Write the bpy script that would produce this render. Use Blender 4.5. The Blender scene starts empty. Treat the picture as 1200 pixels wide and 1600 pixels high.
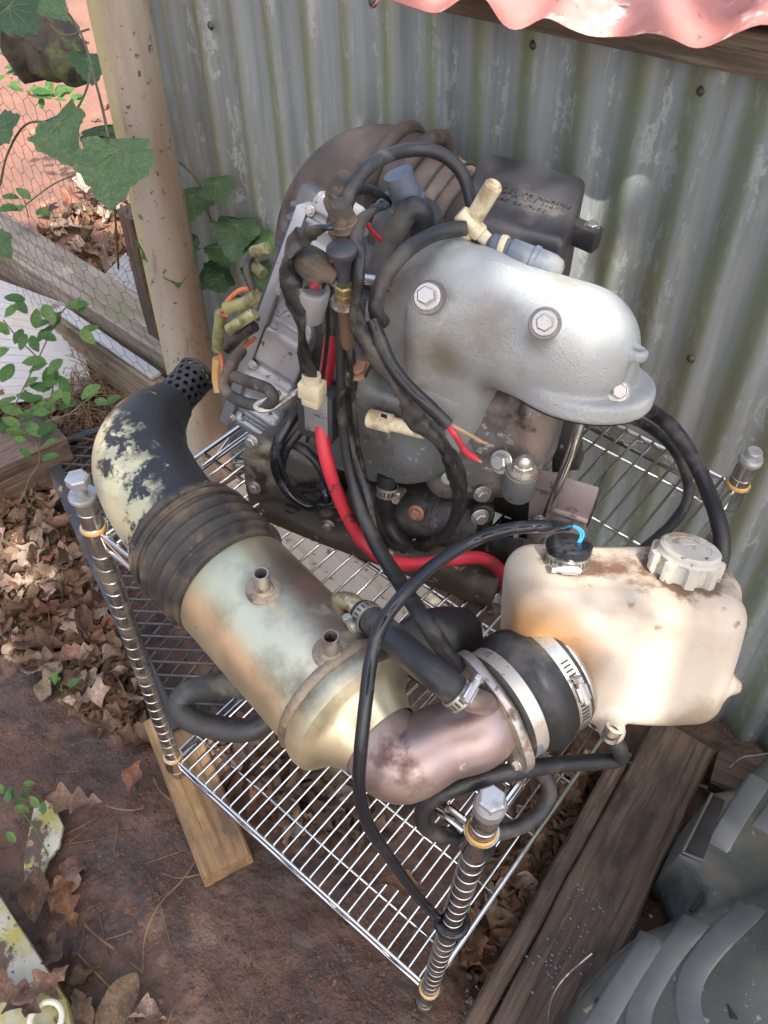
import bpy, bmesh, math, random
import numpy as np
from mathutils import Vector, Matrix
from mathutils import noise as mnoise
rnd = random.Random(7)
sc = bpy.context.scene
COL = sc.collection
PI = math.pi
# ------------------------------------------------------------------ camera
CAMP = np.array([0.3671, -0.5847, 1.4773])
RW = np.array([[0.7751, 0.4917, -0.3968], [0.6308, -0.565, 0.5319], [0.0374, -0.6625, -0.7481]])
FPX = 1300.0
cam = bpy.data.cameras.new('camera'); camo = bpy.data.objects.new('camera', cam); COL.objects.link(camo)
cam.sensor_fit = 'VERTICAL'; cam.sensor_height = 24.0; cam.lens = 24.0 * FPX / 1600.0
cam.clip_start = 0.02; cam.clip_end = 300
M3 = Matrix([[RW[i][0], -RW[i][1], -RW[i][2]] for i in range(3)])
camo.matrix_world = Matrix.Translation(CAMP.tolist()) @ M3.to_4x4()
sc.camera = camo
# ------------------------------------------------------------------ light
SUN_EL, SUN_AZ = math.radians(58), math.radians(-38)     # azimuth of the sun measured from +X towards +Y
SUNV = np.array([math.cos(SUN_EL) * math.cos(SUN_AZ), math.cos(SUN_EL) * math.sin(SUN_AZ), math.sin(SUN_EL)])
w = bpy.data.worlds.new('World'); sc.world = w; w.use_nodes = True
nt = w.node_tree; bg = nt.nodes['Background']
sky = nt.nodes.new('ShaderNodeTexSky'); sky.sky_type = 'NISHITA'; sky.sun_disc = False
sky.sun_elevation = SUN_EL; sky.sun_rotation = PI / 2 - SUN_AZ
sky.air_density = 1.0; sky.dust_density = 6.0; sky.ozone_density = 0.7
nt.links.new(sky.outputs[0], bg.inputs[0]); bg.inputs[1].default_value = 0.15
sun = bpy.data.lights.new('sun', 'SUN'); suno = bpy.data.objects.new('sun', sun); COL.objects.link(suno)
sun.energy = 3.2; sun.angle = math.radians(0.5); sun.color = (1.0, 0.96, 0.90)
suno.rotation_euler = Vector(SUNV.tolist()).to_track_quat('Z', 'Y').to_euler()
sc.view_settings.view_transform = 'Standard'; sc.view_settings.look = 'None'
sc.view_settings.gamma = 1.0; sc.view_settings.use_curve_mapping = False
sc.view_settings.exposure = 1.55
# ------------------------------------------------------------------ placing helpers
def ray(px, py): return RW @ np.array([(px - 600) / FPX, (py - 800) / FPX, 1.0])
def at(px, py, x=None, y=None, z=None, d=None):
    r = ray(px, py)
    if x is not None: d = (x - CAMP[0]) / r[0]
    elif y is not None: d = (y - CAMP[1]) / r[1]
    elif z is not None: d = (z - CAMP[2]) / r[2]
    return CAMP + d * r
def onplane(px, py, p0, n):
    r = ray(px, py); return CAMP + r * (((np.array(p0) - CAMP) @ np.array(n)) / (r @ np.array(n)))
EU = np.array([.969, .247, 0]); EV = np.array([-.247, .969, 0]); E0 = np.array([-.133, -.149, 0])
def E(px, py, s): return onplane(px, py, E0 + EV * s, EV)        # s = metres behind the engine's front foot
def Es(*pts): return [E(*p) for p in pts]
def nrm(v): v = np.array(v, float); return v / np.linalg.norm(v)
# ------------------------------------------------------------------ object helpers
BASE = {}
def meta(o, label=None, cat=None, group=None, kind=None):
    if label: o['label'] = label
    if cat: o['category'] = cat
    if group: o['group'] = group
    if kind: o['kind'] = kind
    return o
def thing(name, label, cat, base, group=None):
    o = bpy.data.objects.new(name, None); COL.objects.link(o); o.empty_display_size = .02
    o.location = [float(c) for c in base]; BASE[o] = np.array(base, float)
    return meta(o, label, cat, group)
def mkmesh(name, V, F, mat, smooth=True):
    me = bpy.data.meshes.new(name)
    me.from_pydata([tuple(map(float, v)) for v in V], [], [tuple(map(int, f)) for f in F])
    if mat is not None:
        for m in (mat if isinstance(mat, (list, tuple)) else [mat]): me.materials.append(m)
    if smooth: me.polygons.foreach_set('use_smooth', [True] * len(me.polygons))
    me.update(); return me
def sharp(me, deg=38):
    bm = bmesh.new(); bm.from_mesh(me)
    for e in bm.edges:
        if len(e.link_faces) == 2 and e.calc_face_angle(0) > math.radians(deg): e.smooth = False
    bm.to_mesh(me); bm.free()
def mobj(name, VF, mat, parent=None, smooth=True, base=None, kind=None, auto=40):
    V, F = VF; V = np.asarray(V, float)
    b = BASE[parent] if parent is not None else (np.array(base, float) if base is not None else np.zeros(3))
    me = mkmesh(name, V - b, F, mat, smooth)
    if smooth and auto and len(me.polygons) < 60000: sharp(me, auto)
    o = bpy.data.objects.new(name, me); COL.objects.link(o)
    if parent is not None: o.parent = parent
    else: o.location = b
    BASE[o] = b
    if kind: o['kind'] = kind
    return o
def piece(name, me, M, parent=None):
    o = bpy.data.objects.new(name, me); COL.objects.link(o)
    if parent is not None:
        o.parent = parent; o.matrix_local = Matrix.Translation([-float(c) for c in BASE[parent]]) @ M
    else: o.matrix_world = M
    BASE[o] = np.array(M.translation)
    return o
def frame(pos, zdir, xdir=(1, 0, 0), s=1.0):
    z = nrm(zdir); x = np.array(xdir, float); x = x - (x @ z) * z
    if np.linalg.norm(x) < 1e-4: x = np.array([0, 1., 0]) - z[1] * z
    x = nrm(x); y = np.cross(z, x)
    sx = s if np.ndim(s) else (s, s, s)
    return Matrix([[x[i] * sx[0], y[i] * sx[1], z[i] * sx[2], pos[i]] for i in range(3)] + [[0, 0, 0, 1]])
# ------------------------------------------------------------------ shape helpers
def join(*parts):
    V = []; F = []; n = 0
    for v, f in parts:
        V += [tuple(a) for a in v]; F += [tuple(i + n for i in g) for g in f]; n += len(v)
    return V, F
def crom(pts, sub):
    P = [np.array(p, float) for p in pts]
    if len(P) < 3: return [P[0] + (P[-1] - P[0]) * t / sub for t in range(sub + 1)] if len(P) == 2 else P
    Q = [2 * P[0] - P[1]] + P + [2 * P[-1] - P[-2]]; out = []
    for i in range(1, len(Q) - 2):
        a, b, c, d = Q[i - 1:i + 3]
        for k in range(sub):
            t = k / sub
            out.append(.5 * (2 * b + (c - a) * t + (2 * a - 5 * b + 4 * c - d) * t * t + (3 * b - a - 3 * c + d) * t ** 3))
    out.append(P[-1]); return out
def tube(pts, r, n=10, sub=8, cap=True, flat=1.0, wob=0.0, seed=0, saw=0.0):
    pts = list(pts)
    rr = list(r) if np.ndim(r) else [r] * len(pts)
    C = crom(pts, sub); R = [float(x[0]) for x in crom([[a] for a in rr], sub)]
    m = len(C); V = []; F = []
    t0 = nrm(C[1] - C[0]); up = np.array([0, 0, 1.]) if abs(t0[2]) < .9 else np.array([1., 0, 0])
    x = nrm(np.cross(up, t0)); rg = random.Random(seed)
    for i in range(m):
        t = nrm(C[min(i + 1, m - 1)] - C[max(i - 1, 0)])
        x = nrm(x - (x @ t) * t); y = np.cross(t, x)
        k = 1 + (mnoise.noise(Vector((i * .35, seed * 3.1, 0))) * wob if wob else 0)
        if saw: k *= 1 + saw * ((i * .31 + .3 * math.sin(i * .7)) % 1.0 - .5)
        tw = i * .15 * 8 / sub if flat != 1 else 0
        for j in range(n):
            a = 2 * PI * j / n + tw
            rj = R[i] * k
            if wob: rj *= 1 + wob * .6 * mnoise.noise(Vector((i * .6, math.cos(a) * 1.5 + seed, math.sin(a) * 1.5)))
            a0 = 2 * PI * j / n
            ca, sa = math.cos(a0) , math.sin(a0) * flat
            V.append(C[i] + rj * (x * (ca * math.cos(tw) - sa * math.sin(tw)) + y * (ca * math.sin(tw) + sa * math.cos(tw))))
    for i in range(m - 1):
        for j in range(n):
            j2 = (j + 1) % n
            F.append((i * n + j, i * n + j2, (i + 1) * n + j2, (i + 1) * n + j))
    if cap: F.append(tuple(range(n - 1, -1, -1))); F.append(tuple((m - 1) * n + j for j in range(n)))
    return V, F
def lathe(prof, o, d, n=32, capa=True, capb=True):
    """prof: (radius, distance along d)"""
    d = nrm(d); x = np.cross(d, [0, 0, 1.]) if abs(d[2]) < .9 else np.cross(d, [1., 0, 0]); x = nrm(x); y = np.cross(d, x)
    V = []; F = []; m = len(prof)
    for r, s in prof:
        for j in range(n):
            a = 2 * PI * j / n; V.append(np.array(o) + d * s + r * (x * math.cos(a) + y * math.sin(a)))
    for i in range(m - 1):
        for j in range(n):
            j2 = (j + 1) % n; F.append((i * n + j, i * n + j2, (i + 1) * n + j2, (i + 1) * n + j))
    if capa: F.append(tuple(range(n - 1, -1, -1)))
    if capb: F.append(tuple((m - 1) * n + j for j in range(n)))
    return V, F
def ring(r, rad, o, d, n=28, k=8):
    prof = [(r + rad * math.cos(a), rad * math.sin(a)) for a in [2 * PI * i / k for i in range(k + 1)]]
    return lathe(prof, o, d, n, False, False)
def box(c, h, ax=None, bev=0.0, seg=2):
    c = np.array(c, float); ax = np.eye(3) if ax is None else np.array(ax)
    bm = bmesh.new(); bmesh.ops.create_cube(bm, size=2)
    for v in bm.verts: v.co = Vector((v.co.x * h[0], v.co.y * h[1], v.co.z * h[2]))
    if bev: bmesh.ops.bevel(bm, geom=bm.edges[:], offset=bev, segments=seg, affect='EDGES', profile=.5)
    bm.verts.ensure_lookup_table()
    V = [c + v.co.x * ax[0] + v.co.y * ax[1] + v.co.z * ax[2] for v in bm.verts]
    F = [tuple(v.index for v in f.verts) for f in bm.faces]; bm.free(); return V, F
def prism(poly, off, bev=0.0):
    """polygon of 3-D points extruded by vector off"""
    n = len(poly); V = [np.array(p, float) for p in poly] + [np.array(p, float) + np.array(off) for p in poly]
    F = [tuple(range(n - 1, -1, -1)), tuple(range(n, 2 * n))] + [(i, (i + 1) % n, n + (i + 1) % n, n + i) for i in range(n)]
    bm = bmesh.new(); vs = [bm.verts.new(v) for v in V]
    for f in F: bm.faces.new([vs[i] for i in f])
    bmesh.ops.recalc_face_normals(bm, faces=bm.faces[:])
    if bev: bmesh.ops.bevel(bm, geom=bm.edges[:], offset=bev, segments=2, affect='EDGES', profile=.5, clamp_overlap=True)
    bm.verts.ensure_lookup_table(); bm.verts.index_update()
    V = [np.array(v.co) for v in bm.verts]; F = [tuple(v.index for v in f.verts) for f in bm.faces]; bm.free(); return V, F
# signed distance sculpting ------------------------------------------------
def s_cap(P, a, b, ra, rb=None):
    a = np.array(a, float); b = np.array(b, float); rb = ra if rb is None else rb
    ab = b - a; t = np.clip(((P - a) @ ab) / max(ab @ ab, 1e-9), 0, 1)
    return np.linalg.norm(P - a - t[:, None] * ab, axis=1) - (ra + (rb - ra) * t)
def s_box(P, c, h, ax=None, r=0.0):
    ax = np.eye(3) if ax is None else np.array(ax)
    q = np.abs((P - np.array(c, float)) @ ax.T) - (np.array(h, float) - r)
    return np.linalg.norm(np.maximum(q, 0), axis=1) + np.minimum(q.max(1), 0) - r
def s_cyl(P, a, b, r, rd=0.0):
    a = np.array(a, float); b = np.array(b, float); d = b - a; L = np.linalg.norm(d); d = d / L
    s = (P - a) @ d; rad = np.linalg.norm(P - a - s[:, None] * d, axis=1)
    q = np.stack([rad - (r - rd), np.abs(s - L / 2) - (L / 2 - rd)], 1)
    return np.linalg.norm(np.maximum(q, 0), axis=1) + np.minimum(q.max(1), 0) - rd
def smin(a, b, k):
    h = np.clip(.5 + .5 * (b - a) / k, 0, 1); return b + (a - b) * h - k * h * (1 - h)
def smax(a, b, k): return -smin(-a, -b, k)
def sdf_mesh(f, lo, hi, h):
    lo = np.array(lo, float); n = np.ceil((np.array(hi) - lo) / h).astype(int) + 1
    g = np.stack(np.meshgrid(*[np.arange(k) for k in n], indexing='ij'), -1)
    v = f((lo + g.reshape(-1, 3) * h)).reshape(n); s = v < 0
    C = n - 1; acc = np.zeros((*C, 3)); cnt = np.zeros(C)
    cor = [(i, j, k) for i in (0, 1) for j in (0, 1) for k in (0, 1)]
    sl = lambda A, c: A[c[0]:c[0] + C[0], c[1]:c[1] + C[1], c[2]:c[2] + C[2]]
    for a in cor:
        for ax in range(3):
            if a[ax]: continue
            b = list(a); b[ax] = 1; va, vb = sl(v, a), sl(v, b); m = (va < 0) != (vb < 0)
            t = np.where(m, va / np.where(m, va - vb, 1), 0)
            p = np.zeros((*C, 3)); p[:] = a; p[..., ax] += t
            acc += np.where(m[..., None], p, 0); cnt += m
    act = cnt > 0; idx = -np.ones(C, int); idx[act] = np.arange(act.sum())
    cell = np.argwhere(act); V = lo + (cell + acc[act] / cnt[act][:, None]) * h
    F = []
    for ax in range(3):
        b1, b2 = [(1, 2), (2, 0), (0, 1)][ax]
        lo_s = [slice(None)] * 3; hi_s = [slice(None)] * 3
        lo_s[ax] = slice(0, -1); hi_s[ax] = slice(1, None)
        for q in (b1, b2): lo_s[q] = slice(1, -1); hi_s[q] = slice(1, -1)
        A = s[tuple(lo_s)]; B = s[tuple(hi_s)]
        for flip, m in ((False, A & ~B), (True, ~A & B)):
            e = np.argwhere(m)
            if not len(e): continue
            e[:, b1] += 1; e[:, b2] += 1
            def cid(o1, o2):
                q = e.copy(); q[:, b1] += o1; q[:, b2] += o2; return idx[q[:, 0], q[:, 1], q[:, 2]]
            quad = np.stack([cid(-1, -1), cid(0, -1), cid(0, 0), cid(-1, 0)], 1)
            F.append(quad[:, ::-1] if flip else quad)
    return V, np.concatenate(F)
# ------------------------------------------------------------------ materials
def mat(name, base, over=(), rough=.6, rvar=.12, metal=0.0, bump=.15, bscale=60., stretch=(1, 1, 1), nscale=8., var=.25, coat=0, spec=.5, bdist=.004, rand=0, extra=None, trans=0, sss=0, rough_over=None):
    """base colour with mottling; over = list of (colour, scale, lo, hi, stretch, rough or None, metal or None)"""
    m = bpy.data.materials.new(name); m.use_nodes = True; t = m.node_tree; N = t.nodes; L = t.links
    b = N['Principled BSDF']; tc = N.new('ShaderNodeTexCoord')
    def noise(scale, st=(1, 1, 1), det=6, rg=.6, seed=0.):
        mp = N.new('ShaderNodeMapping'); mp.inputs['Scale'].default_value = st; mp.inputs['Location'].default_value = (seed, seed * .7, seed * 1.3)
        L.new(tc.outputs['Object'], mp.inputs[0]); n = N.new('ShaderNodeTexNoise'); n.inputs['Scale'].default_value = scale
        n.inputs['Detail'].default_value = det; n.inputs['Roughness'].default_value = rg; L.new(mp.outputs[0], n.inputs[0]); return n.outputs[0]
    def rng(sock, lo, hi, a=0., c=1.):
        r = N.new('ShaderNodeMapRange'); r.inputs[1].default_value = lo; r.inputs[2].default_value = hi; r.inputs[3].default_value = a; r.inputs[4].default_value = c
        L.new(sock, r.inputs[0]); return r.outputs[0]
    def mixc(f, a, c):
        x = N.new('ShaderNodeMix'); x.data_type = 'RGBA'; L.new(f, x.inputs[0])
        for s, q in ((6, a), (7, c)):
            if isinstance(q, tuple): x.inputs[s].default_value = (*q, 1)
            else: L.new(q, x.inputs[s])
        return x.outputs[2]
    def mixf(f, a, c):
        x = N.new('ShaderNodeMix'); x.data_type = 'FLOAT'; L.new(f, x.inputs[0])
        for s, q in ((2, a), (3, c)):
            if isinstance(q, (int, float)): x.inputs[s].default_value = q
            else: L.new(q, x.inputs[s])
        return x.outputs[0]
    n0 = noise(nscale, stretch, seed=len(name) * .37)
    dk = tuple(c * (1 - var) for c in base); lt = tuple(min(1, c * (1 + var)) for c in base)
    col = mixc(rng(n0, .3, .7), dk, lt)
    ro = rng(noise(nscale * 2.3, stretch, seed=3.1), .3, .7, max(.02, rough - rvar), min(1, rough + rvar))
    me = metal if not over else float(metal)
    for i, ov in enumerate(over):
        c, s, lo, hi = ov[:4]; st = ov[4] if len(ov) > 4 and ov[4] else (1, 1, 1)
        f = rng(noise(s, st, 8, .65, seed=1.7 * i + 5.3 + len(name)), .5 + (lo - .5) * .62, .5 + (hi - .5) * .62)
        col = mixc(f, col, c)
        if len(ov) > 5 and ov[5] is not None: ro = mixf(f, ro, ov[5])
        if len(ov) > 6 and ov[6] is not None: me = mixf(f, me, ov[6])
    L.new(col, b.inputs['Base Color']); L.new(ro, b.inputs['Roughness'])
    if isinstance(me, (int, float)): b.inputs['Metallic'].default_value = me
    else: L.new(me, b.inputs['Metallic'])
    b.inputs['Specular IOR Level'].default_value = spec
    if coat: b.inputs['Coat Weight'].default_value = coat; b.inputs['Coat Roughness'].default_value = .1
    if sss: b.inputs['Subsurface Weight'].default_value = sss; b.inputs['Subsurface Radius'].default_value = (.02, .015, .008); b.inputs['Subsurface Scale'].default_value = .16
    if bump:
        bp = N.new('ShaderNodeBump'); bp.inputs['Strength'].default_value = bump; bp.inputs['Distance'].default_value = bdist
        L.new(noise(bscale, stretch, 5, .6, 9.), bp.inputs['Height']); L.new(bp.outputs[0], b.inputs['Normal'])
    if trans:
        tr = N.new('ShaderNodeBsdfTranslucent'); L.new(col, tr.inputs[0]); mx = N.new('ShaderNodeMixShader'); mx.inputs[0].default_value = trans
        L.new(b.outputs[0], mx.inputs[1]); L.new(tr.outputs[0], mx.inputs[2]); L.new(mx.outputs[0], N['Material Output'].inputs[0])
    if rand:
        oi = N.new('ShaderNodeObjectInfo'); hs = N.new('ShaderNodeHueSaturation'); L.new(col, hs.inputs['Color'])
        L.new(rng(oi.outputs['Random'], 0, 1, 1 - rand, 1 + rand), hs.inputs['Value']); L.new(rng(oi.outputs['Random'], 0, 1, .5 + .05 * rand, .5 - .07 * rand), hs.inputs['Hue']); L.new(hs.outputs[0], b.inputs['Base Color'])
    if extra: extra(t, b, col, noise, rng, mixc)
    return m
MUD = (.085, .052, .038); RUST = (.16, .075, .04); GRIME = (.05, .042, .036)
m_chrome = mat('chrome_plating', (.62, .62, .60), [((.30, .27, .22), 30, .68, .85, None, .5, .6)], rough=.16, rvar=.06, metal=1, bump=.03, var=.08)
m_chrome2 = mat('dull_chrome', (.42, .40, .37), [((.22, .18, .13), 25, .5, .72, None, .55, .5)], rough=.27, rvar=.1, metal=1, bump=.05, var=.12)
m_galv = mat('galvanised_steel', (.50, .51, .51), [((.3, .3, .29), 40, .5, .7, None, .7, .3)], rough=.45, metal=.75, bump=.08, var=.12)
m_sleeve = mat('yellowed_plastic_sleeve', (.62, .36, .10), rough=.45, bump=.02)
m_groove = mat('groove_edge', (.72, .70, .62), rough=.3, metal=.8, bump=0)
def barrel_extra(*a): tank_extra(*a, spots=BARRELSPOTS)
def make_stain(): return mat('heat_stained_stainless', (.82, .735, .49), [((.42, .36, .28), 7, .52, .78, (1, 1, 1), .42, .9), ((.20, .14, .09), 17, .74, .88, (1, 1, 1), .7, .2), ((.07, .05, .04), 80, .80, .86, None, .8, 0)], rough=.42, rvar=.10, metal=.93, bump=.07, bscale=35, var=.12, nscale=5, extra=barrel_extra)
def elb_extra(*a): tank_extra(*a, spots=ELBSPOTS)
def make_elbow(): return mat('bronzed_exhaust_steel', (.40, .30, .275), [((.34, .27, .19), 9, .45, .7, None, .55, .5), ((.17, .10, .08), 12, .58, .76, None, .65, .3), ((.55, .48, .44), 70, .74, .82, None, .6, .2)], rough=.40, rvar=.08, metal=.8, bump=.08, bscale=90, var=.15, extra=elb_extra)
m_weld = mat('weld_bead', (.36, .29, .21), [((.15, .10, .07), 40, .5, .65, None, .7, .3)], rough=.5, metal=.7, bump=.5, bscale=160)
m_fit = mat('worn_steel', (.45, .42, .38), [((.17, .11, .08), 50, .52, .66, None, .75, .2)], rough=.38, metal=.85, bump=.1)
m_bolt = mat('zinc_bolt_steel', (.55, .53, .50), [((.24, .17, .12), 60, .55, .7, None, .7, .2)], rough=.35, metal=.85, bump=.08)
m_rustbolt = mat('rusty_bolt', (.30, .15, .08), [((.42, .30, .2), 70, .5, .6, None, .5, .5)], rough=.7, metal=.2, bump=.4, bscale=200)
m_copper = mat('coppery_nut', (.46, .24, .15), [((.2, .12, .08), 70, .5, .65, None, .6, .3)], rough=.45, metal=.7, bump=.2)
CASTSPOTS = []
def cast_extra(*a): tank_extra(*a, spots=CASTSPOTS)
def make_cast(): return mat('silver_painted_casting', (.43, .44, .42), [((.29, .27, .22), 9, .56, .75, None, .6, .0), ((.25, .14, .08), 110, .80, .88, None, .8, 0), ((.08, .06, .05), 22, .78, .88, None, .8, 0)], rough=.50, rvar=.10, metal=.35, bump=.55, bscale=600, var=.08, nscale=6, extra=cast_extra)
m_castg = mat('dull_grey_casting', (.155, .16, .155), [((.12, .105, .085), 10, .5, .7, None, .7, 0), ((.34, .34, .32), 120, .66, .74, None, .4, .4), ((.10, .07, .05), 30, .62, .75, None, .8, 0)], rough=.5, metal=.3, bump=.3, bscale=350, var=.1)
m_cyl = mat('grimy_cylinder_casting', (.165, .148, .138), [((.25, .185, .15), 12, .5, .68, None, .6, 0), ((.40, .38, .36), 45, .66, .7, None, .4, .3), ((.055, .042, .034), 20, .55, .7, None, .6, 0)], rough=.45, metal=.15, bump=.3, bscale=150)
m_crank = mat('oily_crankcase', (.055, .052, .049), [((.115, .097, .082), 14, .58, .78, None, .6, 0), ((.30, .28, .26), 80, .70, .74, None, .35, .3), ((.025, .022, .02), 18, .55, .7, None, .4, 0)], rough=.45, metal=.1, bump=.35, bscale=140)
m_magneto = mat('bronze_tinted_cover', (.14, .125, .105), [((.23, .20, .14), 12, .5, .7, None, .5, 0), ((.05, .04, .035), 22, .55, .7, None, .6, 0)], rough=.5, metal=.3, bump=.2, bscale=200)
m_bracket = mat('rusty_sheet_bracket', (.34, .275, .255), [((.22, .155, .13), 10, .5, .68, None, .7, 0), ((.09, .07, .065), 30, .6, .7, None, .7, 0)], rough=.6, metal=.25, bump=.15, bscale=120)
m_plate = mat('muddy_mount_plate', (.10, .085, .065), [((.075, .055, .045), 8, .45, .6, None, .8, 0), ((.30, .24, .17), 60, .68, .74, None, .6, 0)], rough=.65, metal=.1, bump=.35, bscale=90)
m_ecu = mat('grey_painted_case', (.33, .33, .335), [((.36, .36, .36), 9, .55, .8, None, .3, .2), ((.06, .05, .045), 60, .69, .75, None, .7, 0)], rough=.36, rvar=.06, metal=.45, bump=.05, bscale=300, var=.06)
m_rub = mat('black_rubber_hose', (.022, .022, .023), [((.10, .09, .078), 16, .52, .74, None, .75), ((.16, .15, .13), 130, .80, .88, None, .8)], rough=.42, bump=.12, bscale=90, var=.2)
m_wet = mat('wet_black_cable', (.012, .013, .016), [((.05, .05, .055), 25, .6, .75, None, .3)], rough=.17, rvar=.08, bump=.1, bscale=80)
m_tape = mat('black_vinyl_tape', (.018, .018, .018), [((.07, .062, .05), 22, .52, .7, None, .6), ((.13, .12, .10), 55, .76, .86, None, .7)], rough=.25, rvar=.10, bump=.3, bscale=60)
m_dust = mat('dusty_black_rubber', (.035, .033, .03), [((.13, .095, .065), 9, .45, .66, None, .85), ((.17, .125, .09), 30, .58, .7, None, .9)], rough=.6, bump=.25, bscale=80)
m_duct = mat('faded_brown_rubber', (.085, .068, .06), [((.14, .105, .09), 7, .45, .7, None, .75), ((.045, .038, .035), 15, .55, .7, None, .6)], rough=.6, bump=.12, bscale=140)
m_airbox = mat('black_abs_plastic', (.052, .052, .057), [((.10, .088, .082), 11, .55, .75, None, .75), ((.2, .18, .15), 140, .82, .88, None, .8)], rough=.42, bump=.12, bscale=260)
m_boot = mat('blue_grey_boot', (.085, .105, .135), [((.15, .15, .15), 30, .55, .72, None, .7)], rough=.5, bump=.1)
m_red = mat('red_cable_jacket', (.55, .035, .055), [((.22, .03, .03), 14, .55, .75, None, .5), ((.08, .03, .03), 40, .66, .74, None, .7)], rough=.4, bump=.06)
m_orange = mat('orange_wire', (.55, .15, .06), [((.25, .1, .05), 30, .55, .7)], rough=.5, bump=.05)
m_blue = mat('blue_wire', (.03, .28, .58), rough=.35, bump=.02)
m_olive = mat('grimy_olive_sleeve', (.26, .25, .10), [((.13, .12, .06), 30, .5, .65), ((.35, .33, .2), 60, .62, .7)], rough=.55, bump=.15)
m_tanwire = mat('tan_wire', (.42, .30, .16), rough=.5, bump=.05)
m_cream = mat('yellowed_nylon', (.62, .54, .36), [((.38, .28, .15), 25, .55, .72, None, .6)], rough=.4, bump=.05)
TANKSPOTS = []; BARRELSPOTS = []; ELBSPOTS = []
def tank_extra(t, b, col, noise, rng, mixc, spots=None):
    N = t.nodes; L = t.links; tc = N.new('ShaderNodeTexCoord'); nz = noise(38, (1, 1, 1), 9, .7, 4.); nz2 = noise(9, (1, 1, 1), 6, .6, 8.)
    for p, r0, r1, amp, c, k, fine in (TANKSPOTS if spots is None else spots):
        d = N.new('ShaderNodeVectorMath'); d.operation = 'DISTANCE'; L.new(tc.outputs['Object'], d.inputs[0]); d.inputs[1].default_value = tuple(float(q) for q in p)
        a = N.new('ShaderNodeMath'); a.operation = 'MULTIPLY_ADD'; L.new(nz if fine else nz2, a.inputs[0]); a.inputs[1].default_value = amp; L.new(d.outputs['Value'], a.inputs[2])
        col = mixc(rng(a.outputs[0], r1 + amp * .5, r0 + amp * .5, 0, k), col, c)
    L.new(col, b.inputs['Base Color'])
def make_tank_mat(): return mat('yellowed_translucent_plastic', (.56, .475, .375), [((.46, .32, .18), 6, .55, .85, None, .4), ((.26, .16, .09), 40, .72, .84, None, .6)], rough=.36, rvar=.06, bump=.06, bscale=60, var=.1, nscale=5, extra=tank_extra)
m_capm = mat('dirty_white_cap', (.60, .56, .47), [((.33, .25, .17), 22, .56, .7, None, .7), ((.12, .08, .06), 90, .70, .74, None, .8)], rough=.45, bump=.12, bscale=200)
m_dark = mat('dark_void', (.012, .011, .010), rough=.8, bump=0)
m_brass = mat('brass_nut', (.50, .38, .18), [((.25, .18, .1), 60, .55, .7)], rough=.35, metal=.85, bump=.1)
m_brown = mat('brown_sleeve', (.14, .085, .05), rough=.5, bump=.1)
m_clampslot = mat('clamp_slot', (.06, .055, .05), rough=.7, bump=0)
m_band = mat('stainless_band', (.60, .57, .50), [((.30, .24, .17), 35, .55, .72, None, .6, .4)], rough=.27, metal=.9, bump=.04)
# ================================================================== SETTING
def gz(x, y):
    v = Vector((x * 2.2, y * 2.2, 0)); a = mnoise.fractal(v, .9, 2.0, 4) * .010
    b = mnoise.fractal(Vector((x * 14, y * 14, 3)), .7, 2.0, 4) * .0055 + max(0, mnoise.noise(Vector((x * 30, y * 30, 8))) - .2) * .008
    far = max(0., -x - 1.2) * .012
    return a + b + far - .004
def ground_extra(t, b, col, noise, rng, mixc):
    N = t.nodes; L = t.links; tc = N.new('ShaderNodeTexCoord'); sx = N.new('ShaderNodeSeparateXYZ'); L.new(tc.outputs['Object'], sx.inputs[0])
    ad = N.new('ShaderNodeMath'); ad.operation = 'MULTIPLY_ADD'; L.new(noise(2.5, (1, 1, 1), 6, .6, 2.), ad.inputs[0]); ad.inputs[1].default_value = .9; L.new(sx.outputs[0], ad.inputs[2])
    f = rng(ad.outputs[0], -1.0, -1.5)              # dry orange clay beyond the garden timbers
    dry = mixc(rng(noise(6, (1, 1, 1), 8, .6, 4.), .35, .7), (.22, .105, .068), (.145, .078, .053))
    c2 = mixc(f, col, dry); L.new(c2, b.inputs['Base Color'])
    vo = N.new('ShaderNodeTexVoronoi'); vo.feature = 'DISTANCE_TO_EDGE'; vo.inputs['Scale'].default_value = 9
    L.new(tc.outputs['Object'], vo.inputs['Vector'])
m_ground = mat('wet_red_mud', (.094, .049, .031), [((.045, .026, .019), 5, .44, .64, None, .5), ((.125, .075, .054), 13, .56, .74, None, .8), ((.04, .027, .022), 55, .58, .72, None, .6)], rough=.55, rvar=.20, bump=.8, bscale=38, bdist=.010, var=.3, nscale=3, extra=ground_extra)
def axis_coords(lo, hi, step, far):
    a = list(np.arange(lo, hi + 1e-6, step)); s = step
    l = []; x = lo
    while x > -far: s *= 1.25; x -= s; l.append(x)
    s = step; r = []; x = hi
    while x < far: s *= 1.25; x += s; r.append(x)
    return l[::-1] + a + r
gx = axis_coords(-1.5, .75, .0095, 40); gy = axis_coords(-.85, .55, .0095, 40)
V = [(x, y, gz(x, y)) for y in gy for x in gx]; nx = len(gx)
F = [(j * nx + i, j * nx + i + 1, (j + 1) * nx + i + 1, (j + 1) * nx + i) for j in range(len(gy) - 1) for i in range(nx - 1)]
ground = mobj('ground', (V, F), m_ground, kind='structure', auto=0)
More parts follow.
